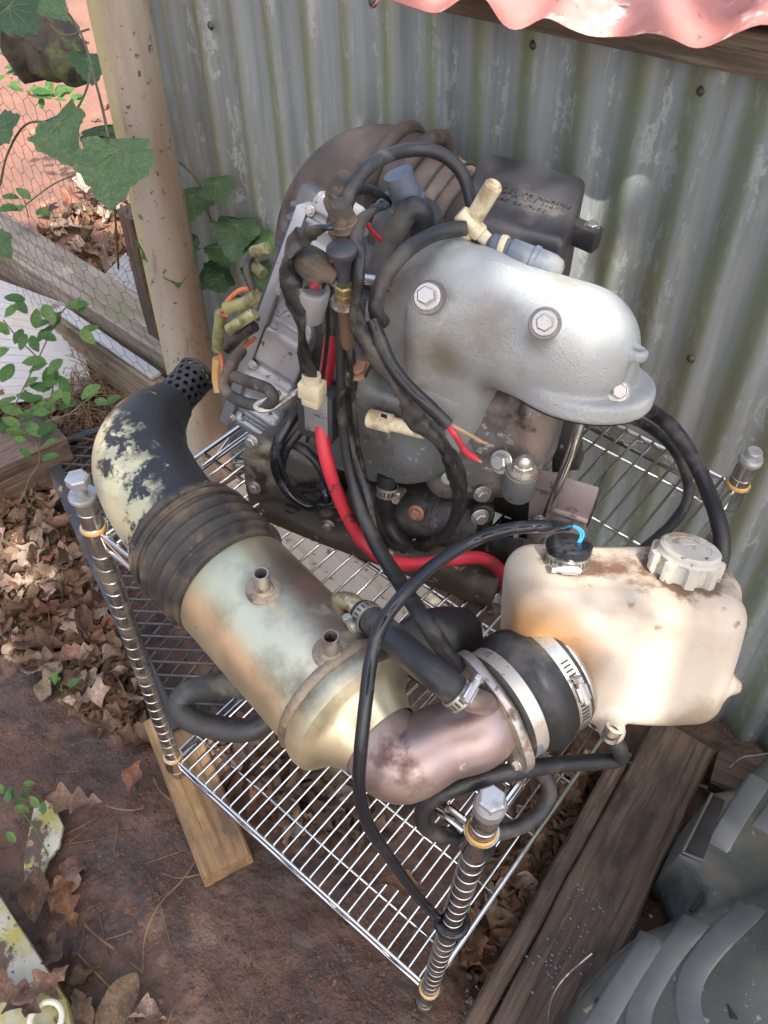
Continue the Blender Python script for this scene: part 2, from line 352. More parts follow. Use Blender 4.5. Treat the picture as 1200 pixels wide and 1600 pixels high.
# ------------------------------------------------------------------ corrugated shed
TW = np.array([.995, .0995, 0]); UPZ = np.array([0, 0, 1.])
SU = nrm(TW + .07 * UPZ); SW = nrm(UPZ - .07 * TW); SN = np.cross(SU, SW); SO = np.array([.53, .48, 0.])
def S(u, n, w): return SO + u * SU + n * SN + w * SW
def Suw(px, py, n=0.):
    p = onplane(px, py, SO + n * SN, SN) - SO; return p @ SU, p @ SW
SM = lambda u, n, w: Matrix([[SU[i], -SN[i], SW[i], S(u, n, w)[i]] for i in range(3)] + [[0, 0, 0, 1]])
PITCH = .0715
def wall_material():
    m = bpy.data.materials.new('weathered_galvanised_sheet'); m.use_nodes = True; t = m.node_tree; N = t.nodes; L = t.links; b = N['Principled BSDF']
    tc = N.new('ShaderNodeTexCoord'); sx = N.new('ShaderNodeSeparateXYZ'); L.new(tc.outputs['Object'], sx.inputs[0])
    def math2(op, a, c):
        x = N.new('ShaderNodeMath'); x.operation = op
        for i, q in enumerate((a, c)):
            if isinstance(q, (int, float)): x.inputs[i].default_value = q
            elif q is not None: L.new(q, x.inputs[i])
        return x.outputs[0]
    def noise(sc_, st, seed, det=8, rg=.65):
        mp = N.new('ShaderNodeMapping'); mp.inputs['Scale'].default_value = st; mp.inputs['Location'].default_value = (seed, seed, seed); L.new(tc.outputs['Object'], mp.inputs[0])
        n = N.new('ShaderNodeTexNoise'); n.inputs['Scale'].default_value = sc_; n.inputs['Detail'].default_value = det; n.inputs['Roughness'].default_value = rg; L.new(mp.outputs[0], n.inputs[0]); return n.outputs[0]
    def rng(s, lo, hi, a=0., c=1.):
        r = N.new('ShaderNodeMapRange'); r.inputs[1].default_value = lo; r.inputs[2].default_value = hi; r.inputs[3].default_value = a; r.inputs[4].default_value = c; L.new(s, r.inputs[0]); return r.outputs[0]
    def mixc(f, a, c):
        x = N.new('ShaderNodeMix'); x.data_type = 'RGBA'; L.new(f, x.inputs[0])
        for s, q in ((6, a), (7, c)):
            if isinstance(q, tuple): x.inputs[s].default_value = (*q, 1)
            else: L.new(q, x.inputs[s])
        return x.outputs[2]
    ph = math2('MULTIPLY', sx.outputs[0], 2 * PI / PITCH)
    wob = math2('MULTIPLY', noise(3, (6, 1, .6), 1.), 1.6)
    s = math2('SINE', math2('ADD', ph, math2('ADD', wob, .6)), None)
    lum = mixc(noise(7, (6, 1, .35), 2.), (.215, .235, .235), (.335, .355, .36))
    alg = math2('MULTIPLY', rng(s, -.35, .6), rng(noise(5, (9, 1, .25), 4.), .25, .5))
    # more algae towards the left and middle of the sheet
    col = mixc(math2('MULTIPLY', alg, .95), lum, mixc(noise(30, (1, 1, .2), 6.), (.195, .225, .125), (.30, .325, .225)))
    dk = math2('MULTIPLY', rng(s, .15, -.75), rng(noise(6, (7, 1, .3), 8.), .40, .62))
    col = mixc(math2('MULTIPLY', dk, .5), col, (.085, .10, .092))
    # white oxide blisters with ragged rims
    bl = noise(34, (1.3, 1, .55), 11., 9, .72); bl2 = noise(4, (8, 1, .4), 13.)
    rim = math2('MULTIPLY', math2('MULTIPLY', rng(bl, .535, .56), rng(bl, .64, .59)), rng(bl2, .47, .57))
    col = mixc(math2('MULTIPLY', rim, .75), col, (.40, .43, .41))
    st = rng(noise(12, (10, 1, .12), 17.), .60, .72)
    col = mixc(math2('MULTIPLY', st, .35), col, (.34, .34, .27))
    L.new(col, b.inputs['Base Color']); b.inputs['Metallic'].default_value = .25
    L.new(rng(noise(18, (2, 1, .5), 19.), .3, .7, .42, .68), b.inputs['Roughness'])
    bp = N.new('ShaderNodeBump'); bp.inputs['Strength'].default_value = .2; bp.inputs['Distance'].default_value = .002; L.new(bl, bp.inputs['Height']); L.new(bp.outputs[0], b.inputs['Normal'])
    return m
m_wall = wall_material()
m_wood = mat('weathered_wood', (.19, .145, .10), [((.10, .07, .045), 90, .5, .72, (.05, 1, 1), .8), ((.28, .235, .17), 160, .54, .75, (.03, 1, 1), .8), ((.09, .07, .05), 12, .58, .75, (.25, 1, 1), .8)], rough=.8, bump=1.0, bscale=170, stretch=(.04, 1, 1), nscale=70, var=.3)
m_woodd = mat('damp_brown_wood', (.125, .085, .06), [((.055, .035, .026), 85, .5, .7, (.05, 1, 1), .6), ((.19, .135, .095), 150, .54, .75, (.03, 1, 1), .7), ((.045, .032, .027), 9, .54, .72, (.4, 1, 1), .35)], rough=.6, bump=1.0, bscale=160, stretch=(.04, 1, 1), nscale=65, var=.35)
m_woodg = mat('grey_barn_wood', (.22, .19, .155), [((.11, .085, .065), 90, .5, .72, (.05, 1, 1), .8), ((.15, .145, .075), 9, .55, .75, (.4, 1, 1), .8)], rough=.85, bump=1.0, bscale=160, stretch=(.04, 1, 1), nscale=65, var=.3)
m_woodo = mat('orange_pine', (.28, .17, .08), [((.12, .078, .05), 9, .47, .66, (.5, 1, 1), .8), ((.15, .085, .035), 110, .52, .72, (.04, 1, 1), .75)], rough=.75, bump=.8, bscale=160, stretch=(.04, 1, 1), nscale=70, var=.3)
m_pale = mat('pale_spotted_plywood', (.33, .29, .235), [((.30, .23, .17), 40, .5, .72, (.1, 1, 1), .8), ((.12, .09, .07), 45, .66, .74, None, .8)], rough=.8, bump=.3, stretch=(.1, 1, 1), var=.12)
m_pink = mat('faded_red_roof_paint', (.36, .135, .115), [((.44, .22, .19), 5, .45, .7, None, .8), ((.5, .45, .42), 14, .60, .72, None, .7), ((.15, .07, .055), 40, .70, .80, None, .8)], rough=.7, bump=.06, var=.08)
def corr(u0, u1, w0, w1, amp, pitch, th=.0012, dent=.0, nw=26, curve=None, edge=0.0, seed=0):
    """corrugated sheet in local axes: x across the corrugations, y depth, z along them"""
    nu = int((u1 - u0) / pitch * 14) + 1; V = []; F = []
    for side in (0, 1):
        for j in range(nw + 1):
            for i in range(nu + 1):
                x = u0 + (u1 - u0) * i / nu; z = w0 + (w1 - w0) * j / nw
                if edge and j in (0,): z += edge * mnoise.noise(Vector((x * 20, seed, 0)))
                y = -amp * math.sin(2 * PI * x / pitch) + dent * mnoise.noise(Vector((x * 5, z * 3, seed))) + side * th
                V.append((x, y, z))
    n1 = (nu + 1) * (nw + 1); q = nu + 1
    for j in range(nw):
        for i in range(nu):
            a = j * q + i; F.append((a, a + 1, a + q + 1, a + q)); F.append((n1 + a, n1 + a + q, n1 + a + q + 1, n1 + a + 1))
    for j in range(nw):
        for i in (0, nu):
            a = j * q + i; F.append((a, a + q, n1 + a + q, n1 + a) if i == 0 else (a + q, a, n1 + a, n1 + a + q))
    for i in range(nu):
        for j in (0, nw):
            a = j * q + i; F.append((a + 1, a, n1 + a, n1 + a + 1) if j == 0 else (a, a + 1, n1 + a + 1, n1 + a))
    return V, F
shed = thing('corrugated_shed', 'low shed of weathered corrugated metal with algae streaks behind the rack', 'shed', S(0, 0, 0))
us = Suw(605, 60)[0]; ue = Suw(250, 60)[0] - .10
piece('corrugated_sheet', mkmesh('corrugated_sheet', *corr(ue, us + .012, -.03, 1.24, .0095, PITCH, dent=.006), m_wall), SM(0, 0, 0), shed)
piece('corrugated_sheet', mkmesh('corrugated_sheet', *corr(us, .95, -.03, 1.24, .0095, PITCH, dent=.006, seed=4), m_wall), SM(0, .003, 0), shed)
scr = mkmesh('screw', *join(lathe([(.0065, 0), (.0065, .0012), (.0045, .002), (.004, .004), (.002, .005)], (0, 0, 0), (0, 0, 1), 10)), m_crank)
for px, py in ((1097, 142), (835, 70), (583, 4), (1080, 560), (925, 600), (330, 40)):
    u, w_ = Suw(px, py, .011); piece('screw', scr, frame(S(u, .0115, w_), SN), shed)
# eave: rafter board and roof sheet
ub, wb = Suw(1200, 115, .03); ub2, wb2 = Suw(850, 42, .03)
def boxlocal(u0, u1, n0, n1, w0, w1, bev=.002, seg=1): return box(((u0 + u1) / 2, (n0 + n1) / 2, (w0 + w1) / 2), ((u1 - u0) / 2, (n1 - n0) / 2, (w1 - w0) / 2), None, bev, seg)
bd = mkmesh('fascia_board', *boxlocal(-.29, .6, -.02, .02, 0, .042), m_wood)
dirb = nrm(S(ub, .03, wb) - S(ub2, .03, wb2)); zb = nrm(np.cross(np.cross(dirb, UPZ), dirb)); yb = np.cross(zb, dirb)
pb = S(ub2, .032, wb2)
piece('fascia_board', bd, Matrix([[dirb[i], yb[i], zb[i], pb[i] + dirb[i] * .12] for i in range(3)] + [[0, 0, 0, 1]]), shed)
# roof sheet: its edge runs from p0 to p1 and it climbs away from the viewer
p0 = onplane(580, 12, SO + .16 * SN, SN); p1 = onplane(1200, 62, SO + .10 * SN, SN)
rx = nrm(p1 - p0); rz = nrm(-SN * .95 + UPZ * .25); rz = nrm(rz - (rz @ rx) * rx); ry = np.cross(rz, rx)
LR = float(np.linalg.norm(p1 - p0))
roofm = mkmesh('roof_sheet', *corr(0, LR + .45, 0, 1.6, .0105, .098, th=.0012, dent=.014, edge=.03, nw=20, seed=9), m_pink)
piece('roof_sheet', roofm, Matrix([[rx[i], ry[i], rz[i], p0[i]] for i in range(3)] + [[0, 0, 0, 1]]), shed)
# ------------------------------------------------------------------ pole and stake
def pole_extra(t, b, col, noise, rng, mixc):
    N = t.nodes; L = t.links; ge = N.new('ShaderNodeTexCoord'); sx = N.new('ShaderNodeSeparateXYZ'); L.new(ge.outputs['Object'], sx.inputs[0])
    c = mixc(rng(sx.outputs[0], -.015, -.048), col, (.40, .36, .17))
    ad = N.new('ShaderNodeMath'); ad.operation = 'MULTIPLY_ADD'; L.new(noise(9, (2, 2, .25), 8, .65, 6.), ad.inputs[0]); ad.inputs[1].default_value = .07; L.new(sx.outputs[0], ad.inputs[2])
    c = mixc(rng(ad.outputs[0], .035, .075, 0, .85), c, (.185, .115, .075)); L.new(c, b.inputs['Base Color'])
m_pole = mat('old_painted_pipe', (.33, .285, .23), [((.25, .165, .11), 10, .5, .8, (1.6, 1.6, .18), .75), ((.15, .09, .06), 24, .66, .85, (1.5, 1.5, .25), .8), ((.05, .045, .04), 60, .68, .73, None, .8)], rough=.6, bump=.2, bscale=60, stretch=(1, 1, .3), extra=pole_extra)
pb0 = np.array([-.735, .232, 0.]); ptop = onplane(172, -60, [0, .232, 0], [0, 1, 0])
pd = nrm(ptop - pb0)
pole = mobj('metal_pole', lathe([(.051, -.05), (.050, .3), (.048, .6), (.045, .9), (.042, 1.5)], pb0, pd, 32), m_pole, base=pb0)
meta(pole, 'thick upright pipe streaked with rust, standing at the left end of the shed', 'pole')
def plank(name, p0, p1, width, th, m, label, cat, up=(0, 0, 1), parent=None, group=None, wob=.0015, seed=0):
    p0 = np.array(p0, float); p1 = np.array(p1, float); x = nrm(p1 - p0); z = nrm(np.array(up) - (np.array(up) @ x) * x); y = np.cross(z, x); L = np.linalg.norm(p1 - p0)
    n = max(6, int(L / .04)); V = []; F = []; b = min(.004, th * .2); w2, t2 = width / 2, th / 2
    sec = [(-w2 + b, -t2), (w2 - b, -t2), (w2, -t2 + b), (w2, t2 - b), (w2 - b, t2), (0, t2), (-w2 + b, t2), (-w2, t2 - b), (-w2, -t2 + b)]
    for i in range(n + 1):
        for a, c in sec:
            k = Vector((i * .5, a * 20, c * 20 + seed))
            V.append((L * i / n + (mnoise.noise(k) * .004 if i in (0, n) else 0), a + wob * mnoise.noise(k + Vector((5, 0, 0))), c + wob * mnoise.noise(k + Vector((0, 9, 0)))))
    q = len(sec)
    for i in range(n):
        for j in range(q): F.append((i * q + j, (i + 1) * q + j, (i + 1) * q + (j + 1) % q, i * q + (j + 1) % q))
    F.append(tuple(range(q))); F.append(tuple(n * q + j for j in range(q - 1, -1, -1)))
    me = mkmesh(name, V, F, m); sharp(me, 30)
    o = piece(name, me, Matrix([[x[i], y[i], z[i], p0[i]] for i in range(3)] + [[0, 0, 0, 1]]), parent)
    if label: meta(o, label, cat, group)
    return o
plank('wooden_stake', at(205, 330, y=.33), at(250, 520, y=.36), .045, .04, m_woodd, 'narrow dark wooden stake just behind the left side of the pole', 'stake', up=(0, -1, 0))
# ------------------------------------------------------------------ timbers and scrap beyond the pole
plank('garden_timber', (-2.5, .45, .15), (-.98, .43, .15), .125, .10, m_woodg, 'long weathered grey timber laid along the edge of the clay bed', 'timber', seed=1)
plank('edging_board', (-1.46, .335, .075), (-.88, .32, .075), .17, .04, m_wood, 'striped board on edge meeting the foot of the pole', 'board', up=(0, -1, 0), seed=2)
m_white = mat('white_fluted_plastic', (.34, .34, .35), [((.36, .32, .27), 9, .55, .75, None, .7)], rough=.5, bump=.05, var=.06)
plank('white_strip', (-1.42, .338, .168), (-1.02, .325, .168), .03, .008, m_white, 'long white plastic strip lying along the top of the striped board', 'strip', seed=3)
def patch(c00, c10, c11, c01, amp, waves, m, name, nu=60, nv=8, th=.003):
    c = [np.array(q, float) for q in (c00, c10, c11, c01)]; nn = nrm(np.cross(c[1] - c[0], c[3] - c[0])); V = []; F = []
    for sd in (0, 1):
        for j in range(nv + 1):
            for i in range(nu + 1):
                u, v = i / nu, j / nv
                V.append((1 - u) * (1 - v) * c[0] + u * (1 - v) * c[1] + u * v * c[2] + (1 - u) * v * c[3] + nn * (amp * math.sin(2 * PI * waves * u) - sd * th))
    q = nu + 1; n1 = q * (nv + 1)
    for j in range(nv):
        for i in range(nu):
            a = j * q + i; F += [(a, a + 1, a + q + 1, a + q), (n1 + a, n1 + a + q, n1 + a + q + 1, n1 + a + 1)]
    for i in range(nu): a = i; F.append((a + 1, a, n1 + a, n1 + a + 1)); a = nv * q + i; F.append((a, a + 1, n1 + a + 1, n1 + a))
    for j in range(nv): a = j * q; F.append((a, a + q, n1 + a + q, n1 + a)); a += nu; F.append((a + q, a, n1 + a, n1 + a + q))
    return V, F
o = mobj('corrugated_plastic_sheet', patch(at(-60, 415, z=.15), at(-60, 640, z=.03), at(147, 612, z=.03), at(112, 478, z=.15), .004, 16, m_white, 's', nu=160), m_white, base=at(60, 540, z=.03)); meta(o, 'white corrugated plastic sheet leaning against the grey timber', 'plastic sheet')
o = mobj('fluted_panel', patch(at(160, 432, z=.10), at(232, 490, z=.10), at(246, 440, z=.07), at(196, 396, z=.07), .005, 10, m_white, 's', nu=90), m_white, base=at(200, 440, z=.07)); meta(o, 'small white fluted piece sticking out behind the timber beside the stake', 'plastic sheet')
plank('half_buried_log', at(-90, 775, z=.06), at(95, 690, z=.06), .13, .12, m_woodd, 'dark mossy half buried timber left of the black mesh mat', 'timber', seed=5, wob=.006)
# broken log hanging in the vines, top left
m_bark = mat('dark_mossy_bark', (.05, .042, .03), [((.10, .12, .045), 7, .5, .65, None, .9), ((.03, .025, .02), 16, .5, .68, None, .9)], rough=.9, bump=1., bscale=40, var=.3)
lg = tube([at(5, 10, d=1.75), at(55, 55, d=1.72), at(95, 85, d=1.7), at(128, 82, d=1.68)], [.055, .075, .07, .02], 14, 6, wob=.5, seed=3)
log = mobj('broken_log', lg, m_bark, base=at(60, 90, d=1.72)); meta(log, 'chunk of dark mossy log held up among the vines in the corner', 'log')
# ------------------------------------------------------------------ planks round the rack
plank('rack_block', at(262, 1120, z=.02), at(357, 1361, z=.02), .088, .042, m_woodo, 'short orange pine board under the left post of the rack', 'board', seed=6)
pw = [at(985, 1140, z=.05), at(1143, 1170, z=.05), at(870, 1680, z=.05), at(735, 1680, z=.05)]
pc0 = (pw[0] + pw[1]) / 2; pc1 = (pw[2] + pw[3]) / 2
plank('wide_ground_plank', pc0, pc1, .118, .045, m_woodd, 'wide damp brown plank with knots, lying right of the rack', 'plank', seed=7, wob=.003)
_px = nrm(pc1 - pc0); _py = np.cross([0, 0, 1.], _px); _py = -_py if _py[0] > 0 else _py
plank('narrow_ground_strip', pc0 + _px * .09 + _py * .0755 + [0, 0, -.006], pc1 + _py * .078 + [0, 0, -.004], .030, .04, m_woodd, 'narrow split strip of wood along the left side of the wide damp plank', 'board', seed=8, wob=.003)
plank('pale_board', (-.66, .22, .123), (-.09, .165, .123), .20, .015, m_pale, 'pale spotted board lying under the engine, seen through the wires', 'board', seed=9)
o = plank('scrap_block', at(1110, 1205, z=.03), at(1175, 1232, z=.03), .07, .05, m_woodd, 'small reddish scrap of wood at the foot of the shed wall', 'block', seed=10)
m_lich = mat('peeling_yellow_paint', (.40, .39, .32), [((.34, .30, .08), 9, .42, .6, None, .8), ((.10, .065, .045), 11, .52, .6, None, .8), ((.05, .055, .07), 75, .645, .67, None, .8)], rough=.75, bump=.5, bscale=60, var=.1)
def slab(name, px, z, th, m, label, cat, bev=.003):
    P = [at(*q, z=z) for q in px]; o = mobj(name, prism(P, (0, 0, -th), bev), m, base=np.mean(P, 0)); return meta(o, label, cat)
slab('painted_board', [(-80, 1290), (0, 1400), (104, 1562), (128, 1690), (-90, 1730)], .055, .03, m_lich, 'old board with peeling yellow and white paint in the lower left corner', 'board')
slab('painted_chip', [(52, 1262), (78, 1244), (99, 1290), (92, 1322), (75, 1345), (62, 1382), (40, 1412), (36, 1340)], .022, .012, m_lich, 'broken chip of yellow and white painted wood beside a green seedling', 'chip')
o = mobj('plastic_ring', ring(.022, .0045, at(72, 1592, z=.072), (.1, 0, 1), 24, 8), m_capm, base=at(72, 1592, z=.07)); meta(o, 'small white plastic ring lying on the painted board', 'ring')
# ------------------------------------------------------------------ black mesh mat
m_mat = mat('black_plastic_mesh', (.045, .048, .055), [((.11, .095, .08), 14, .55, .72, None, .8)], rough=.55, bump=.1)
a0 = np.array([-1.13, .06, .055]); a1 = np.array([-.34, -.235, .05]); dx = nrm(a1 - a0); dy = nrm(np.cross([0, 0, 1], dx)); Lm = np.linalg.norm(a1 - a0); Wm = .44
mm = thing('mesh_mat', 'black plastic diamond mesh mat lying under the left side of the rack', 'mat', a0)
parts = []
sp = .034
for sgn in (1, -1):
    for k in range(-30, 60):
        # strand: x*cos = const lines in the mat's frame, clipped to its rectangle
        c = k * sp; seg = []
        for tpar in (0., Wm):
            seg.append((c + sgn * tpar * .62, tpar))
        (xa, ya), (xb, yb_) = seg
        if xa == xb: continue
        lo, hi = 0., 1.
        for lim, s_ in ((0., 1), (Lm, -1)):
            fa, fb = s_ * (xa - lim), s_ * (xb - lim)
            if fa < 0 and fb < 0: lo, hi = 1., 0.
            elif fa < 0: lo = max(lo, fa / (fa - fb))
            elif fb < 0: hi = min(hi, fa / (fa - fb))
        if hi - lo < .05: continue
        A = a0 + dx * (xa + (xb - xa) * lo) + dy * (ya + (yb_ - ya) * lo); B = a0 + dx * (xa + (xb - xa) * hi) + dy * (ya + (yb_ - ya) * hi)
        parts.append(tube([A + [0, 0, .002 * sgn], B + [0, 0, .002 * sgn]], .0026, 5, 1))
mobj('mesh_strands', join(*parts), m_mat, mm, kind='stuff')
mobj('border', join(box((a0 + a1) / 2 + dy * -.008, (Lm / 2, .017, .005), [dx, dy, [0, 0, 1]], .002), box(a0 + dy * Wm / 2, (.008, Wm / 2, .005), [dx, dy, [0, 0, 1]], .002)), m_mat, mm)
# ------------------------------------------------------------------ wire rack
ZU, ZL, XR, YR = .7203, .11, .278, .289
rack = thing('wire_shelving_rack', 'chrome wire shelving rack on two levels carrying the engine parts', 'rack', (0, 0, 0))
def post_mesh(z0, z1, zs):
    prof = []; z = z0; r = .0127
    k = 0
    prof.append((r, 0)); h = z1 - z0; zz = .02
    while zz < h - .012:
        prof += [(r, zz - .0016), (r - .0011, zz - .0007), (r - .0011, zz + .0007), (r, zz + .0016)]; zz += .0254
    prof.append((r, h)); return prof
hexv = lambda r, z: [(r * math.cos(PI / 3 * i), r * math.sin(PI / 3 * i), z) for i in range(6)]
def hexhead(r, h, washer=0., wh=.15):
    V = hexv(r, 0) + hexv(r, h * .85) + hexv(r * .84, h); F = [(i, (i + 1) % 6, 6 + (i + 1) % 6, 6 + i) for i in range(6)] + [(6 + i, 6 + (i + 1) % 6, 12 + (i + 1) % 6, 12 + i) for i in range(6)] + [tuple(range(12, 18)), tuple(range(5, -1, -1))]
    if washer: return join((V, F), lathe([(washer, -wh * h), (washer, .04 * h), (washer * .93, .12 * h)], (0, 0, 0), (0, 0, 1), 20))
    return V, F
m_boltme = mkmesh('bolt', *hexhead(1, .9, 1.45), m_bolt, smooth=False)
PST = {'left': (-XR, -YR, .772, .045), 'front': (XR, -YR, .772, .008), 'right': (XR, YR, .762, .03), 'back': (-XR, YR, .772, .02)}
for k, (x, y, zt, zb_) in PST.items():
    p = mobj('post', lathe(post_mesh(zb_, zt, ZU), (x, y, zb_), (0, 0, 1), 24), m_chrome2, rack)
    for zc in (ZU, ZL):
        mobj('collar', lathe([(.0128, -.034), (.0172, -.034), (.0172, -.030), (.0160, -.004), (.0165, -.001), (.0165, 0), (.0150, 0)], (x, y, zc), (0, 0, 1), 28, False, False), m_chrome, p)
        mobj('sleeve', lathe([(.0129, -.01), (.0150, -.01), (.0148, .003), (.0132, .0042), (.0129, .004)], (x, y, zc), (0, 0, 1), 28, False, False), m_sleeve, p)
    if k == 'left':
        mobj('levelling_bolt', join(lathe([(.0162, 0), (.0162, .004), (.015, .006), (.0135, .006)], (x, y, zt), (0, 0, 1), 28), lathe([(.0058, 0), (.0058, .02)], (x, y, zt + .005), (0, 0, 1), 16),
             lathe([(.009, 0), (.0095, .004)], (x, y, zt + .018), (0, 0, 1), 16), ([(x + a, y + b, zt + .022 + c) for a, b, c in hexhead(.0135, .012)[0]], hexhead(.0135, .012)[1])), m_galv, p, auto=25)
    elif k == 'front':
        mobj('levelling_bolt', join(lathe([(.0142, 0), (.0145, .012), (.0125, .016), (.011, .016)], (x, y, zt - .002), (0, 0, 1), 28), ([(x + a, y + b, zt + .010 + c) for a, b, c in hexhead(.0125, .013)[0]], hexhead(.0125, .013)[1])), m_galv, p, auto=25)
    elif k == 'right':
        mobj('levelling_bolt', join(lathe([(.0145, 0), (.015, .005), (.0135, .009), (.0098, .009), (.0098, .017), (.0085, .019)], (x, y, zt - .001), (0, 0, 1), 28)), m_galv, p, auto=25)
wm = mkmesh('deck_wire', *tube([(0, 0, 0), (0, 2 * YR - .004, 0)], .0019, 7, 1), m_chrome)
cm = mkmesh('cross_wire', *tube([(0, 0, 0), (2 * XR - .004, 0, 0)], .0026, 7, 1), m_chrome)
NW = 28
for z in (ZU, ZL):
    zt_ = z - .004; zb2 = z - .030; parts = []
    for (A, B) in (((-XR, -YR), (XR, -YR)), ((XR, -YR), (XR, YR)), ((XR, YR), (-XR, YR)), ((-XR, YR), (-XR, -YR))):
        A = np.array([*A, 0.]); B = np.array([*B, 0.]); d = nrm(B - A); A = A + d * .0155; B = B - d * .0155
        for zz in (zt_, zb2): parts.append(tube([A + [0, 0, zz], B + [0, 0, zz]], .0034, 8, 1))
        ns = 10; zig = []
        L = np.linalg.norm(B - A)
        for i in range(ns + 1):
            for dd in ((-.012, .012) if 0 < i < ns else (0,)):
                zig.append(A + d * (L * i / ns + dd) + np.array([0, 0, zt_ - .005 if i % 2 == 0 else zb2 + .005]))
        parts.append(tube(zig, .0021, 6, 3))
    sh = mobj('shelf', join(*parts), m_chrome, rack)
    for i in range(1, NW):
        x = -XR + 2 * XR * i / NW
        piece('deck_wire', wm, Matrix.Translation((x, -YR + .002, z - .0005)), sh)
    for y in (-.235, -.118, 0, .118, .235):
        piece('cross_wire', cm, Matrix.Translation((-XR + .002, y, z - .0048)), sh)
# ================================================================== EXHAUST
def up_clamp(name, c, axis, r, width, parent, mb=None, screw_dir=None, slots=True):
    c = np.array(c, float); axis = nrm(axis)
    o = mobj(name, lathe([(r - .0004, -width / 2), (r + .0011, -width / 2), (r + .0011, width / 2), (r - .0004, width / 2)], c, axis, 40, False, False), mb or m_band, parent, auto=30)
    sd = nrm(np.array(screw_dir) - (np.array(screw_dir) @ axis) * axis) if screw_dir is not None else nrm(np.cross(axis, [0, 0, 1]))
    td = np.cross(axis, sd); k = width
    if slots:
        P = []
        for i in range(-7, 8):
            a = i * .0034 / max(r, .012) * 1.25
            if abs(i) < 2: continue
            dd = sd * math.cos(a) + td * math.sin(a); tt = np.cross(axis, dd)
            P.append(box(c + dd * (r + .0010), (.0006, .0009, width * .27), [dd, tt, axis]))
        mobj('slots', join(*P), m_clampslot, parent, smooth=False, kind='stuff')
    h = c + sd * (r + .0035)
    mobj('clamp_screw', join(box(h, (.0028, .0075, width * .42), [sd, td, axis], .0008), tube([h - td * .0125 + sd * .001, h + td * .0095 + sd * .001], .0034, 10, 1), lathe([(.0042, 0), (.0046, .0005), (.0046, .004), (.004, .005)], h - td * .0165 + sd * .001, td, 6)), m_bolt, parent, auto=25)
    return o
ex = thing('exhaust_chamber', 'stained stainless exhaust chamber with two open spigots lying along the front of the rack', 'exhaust', (.05, -.29, ZU))
RB = .0640; ZB = ZU + .004 + RB
BARRELSPOTS += [(at(*q, z=ZB + RB * .9) - BASE[ex], r0, r1, am, c, k, fi) for q, r0, r1, am, c, k, fi in (((411, 921), .010, .026, .012, (.26, .17, .09), .75, True), ((517, 1019), .010, .026, .012, (.26, .17, .09), .75, True), ((470, 1090), .004, .040, .05, (.12, .10, .075), .8, True), ((410, 1055), .004, .035, .05, (.15, .12, .085), .7, True), ((460, 900), .01, .05, .03, (.30, .27, .25), .6, False), ((545, 960), .01, .06, .03, (.28, .25, .24), .6, False), ((322, 960), .01, .03, .04, (.22, .17, .11), .6, True))]
m_stain = make_stain()
ELBSPOTS += [(at(*q, z=ZB + .03) - BASE[ex], r0, r1, .05, (.12, .05, .035), .7, True) for q, r0, r1 in (((596, 1184), .004, .012), ((618, 1176), .002, .010), ((636, 1196), .003, .011), ((640, 1166), .002, .009))] + [(at(525, 1120, z=ZB + .03) - BASE[ex], .02, .06, .03, (.30, .24, .16), .6, False)]
m_elbow = make_elbow()
c1 = at(361, 910, z=ZB + .002); c2 = at(552, 1113, z=ZB + .002); ax = nrm(c2 - c1)
Lb = float(np.linalg.norm(c2 - c1)); A0 = c1
# main barrel, stepped end and cone into the elbow
mobj('barrel', lathe([(.052, -.045), (.057, -.04), (.057, .0), (RB - .003, .004), (RB, .008), (RB, Lb * .86)], A0, ax, 64, False, False), m_stain, ex)
s0 = Lb * .86
mobj('weld_ring', lathe([(RB, s0 - .001), (RB + .0022, s0 + .001), (RB + .003, s0 + .004), (RB + .0022, s0 + .008), (RB, s0 + .010)], A0, ax, 64, False, False), m_weld, ex)
mobj('end_cone', lathe([(RB, s0 + .009), (RB + .003, s0 + .014), (RB + .0045, s0 + .022), (RB + .003, s0 + .030), (RB - .006, s0 + .036), (RB - .012, s0 + .039), (RB - .014, s0 + .043), (.047, s0 + .047), (.044, s0 + .052), (.041, s0 + .058), (.039, s0 + .064)], A0, ax, 64, False, False), m_stain, ex)
pE = A0 + ax * (s0 + .055)
fc = at(769, 1112, z=ZB + .006); fn = nrm([.30, .95, .06])
el = [pE, pE + ax * .035, at(690, 1160, z=ZB + .004), at(742, 1145, z=ZB + .006), fc - fn * .004]
mobj('elbow', tube(el, [.038, .0355, .0345, .034, .034], 36, 9, cap=False), m_elbow, ex)
fx = nrm(np.cross(fn, [0, 0, 1.])); fz = np.cross(fx, fn)
# flange plate: rounded lozenge with two bolt ears
fl = []
for i in range(48):
    a = 2 * PI * i / 48; r = .044 + .0175 * abs(math.cos(a + .5)) ** 5
    fl.append(fc - fn * .004 + fx * (r * math.cos(a)) + fz * (r * .98 * math.sin(a)))
mobj('flange_plate', prism(fl, fn * .010, .0018), m_fit, ex, auto=35)
for a in (-.5, PI - .5):
    p = fc - fn * .0045 + (fx * math.cos(a) + fz * math.sin(a)) * .051
    piece('flange_bolt', m_boltme, frame(p, -fn, s=(.0048,) * 3), ex)
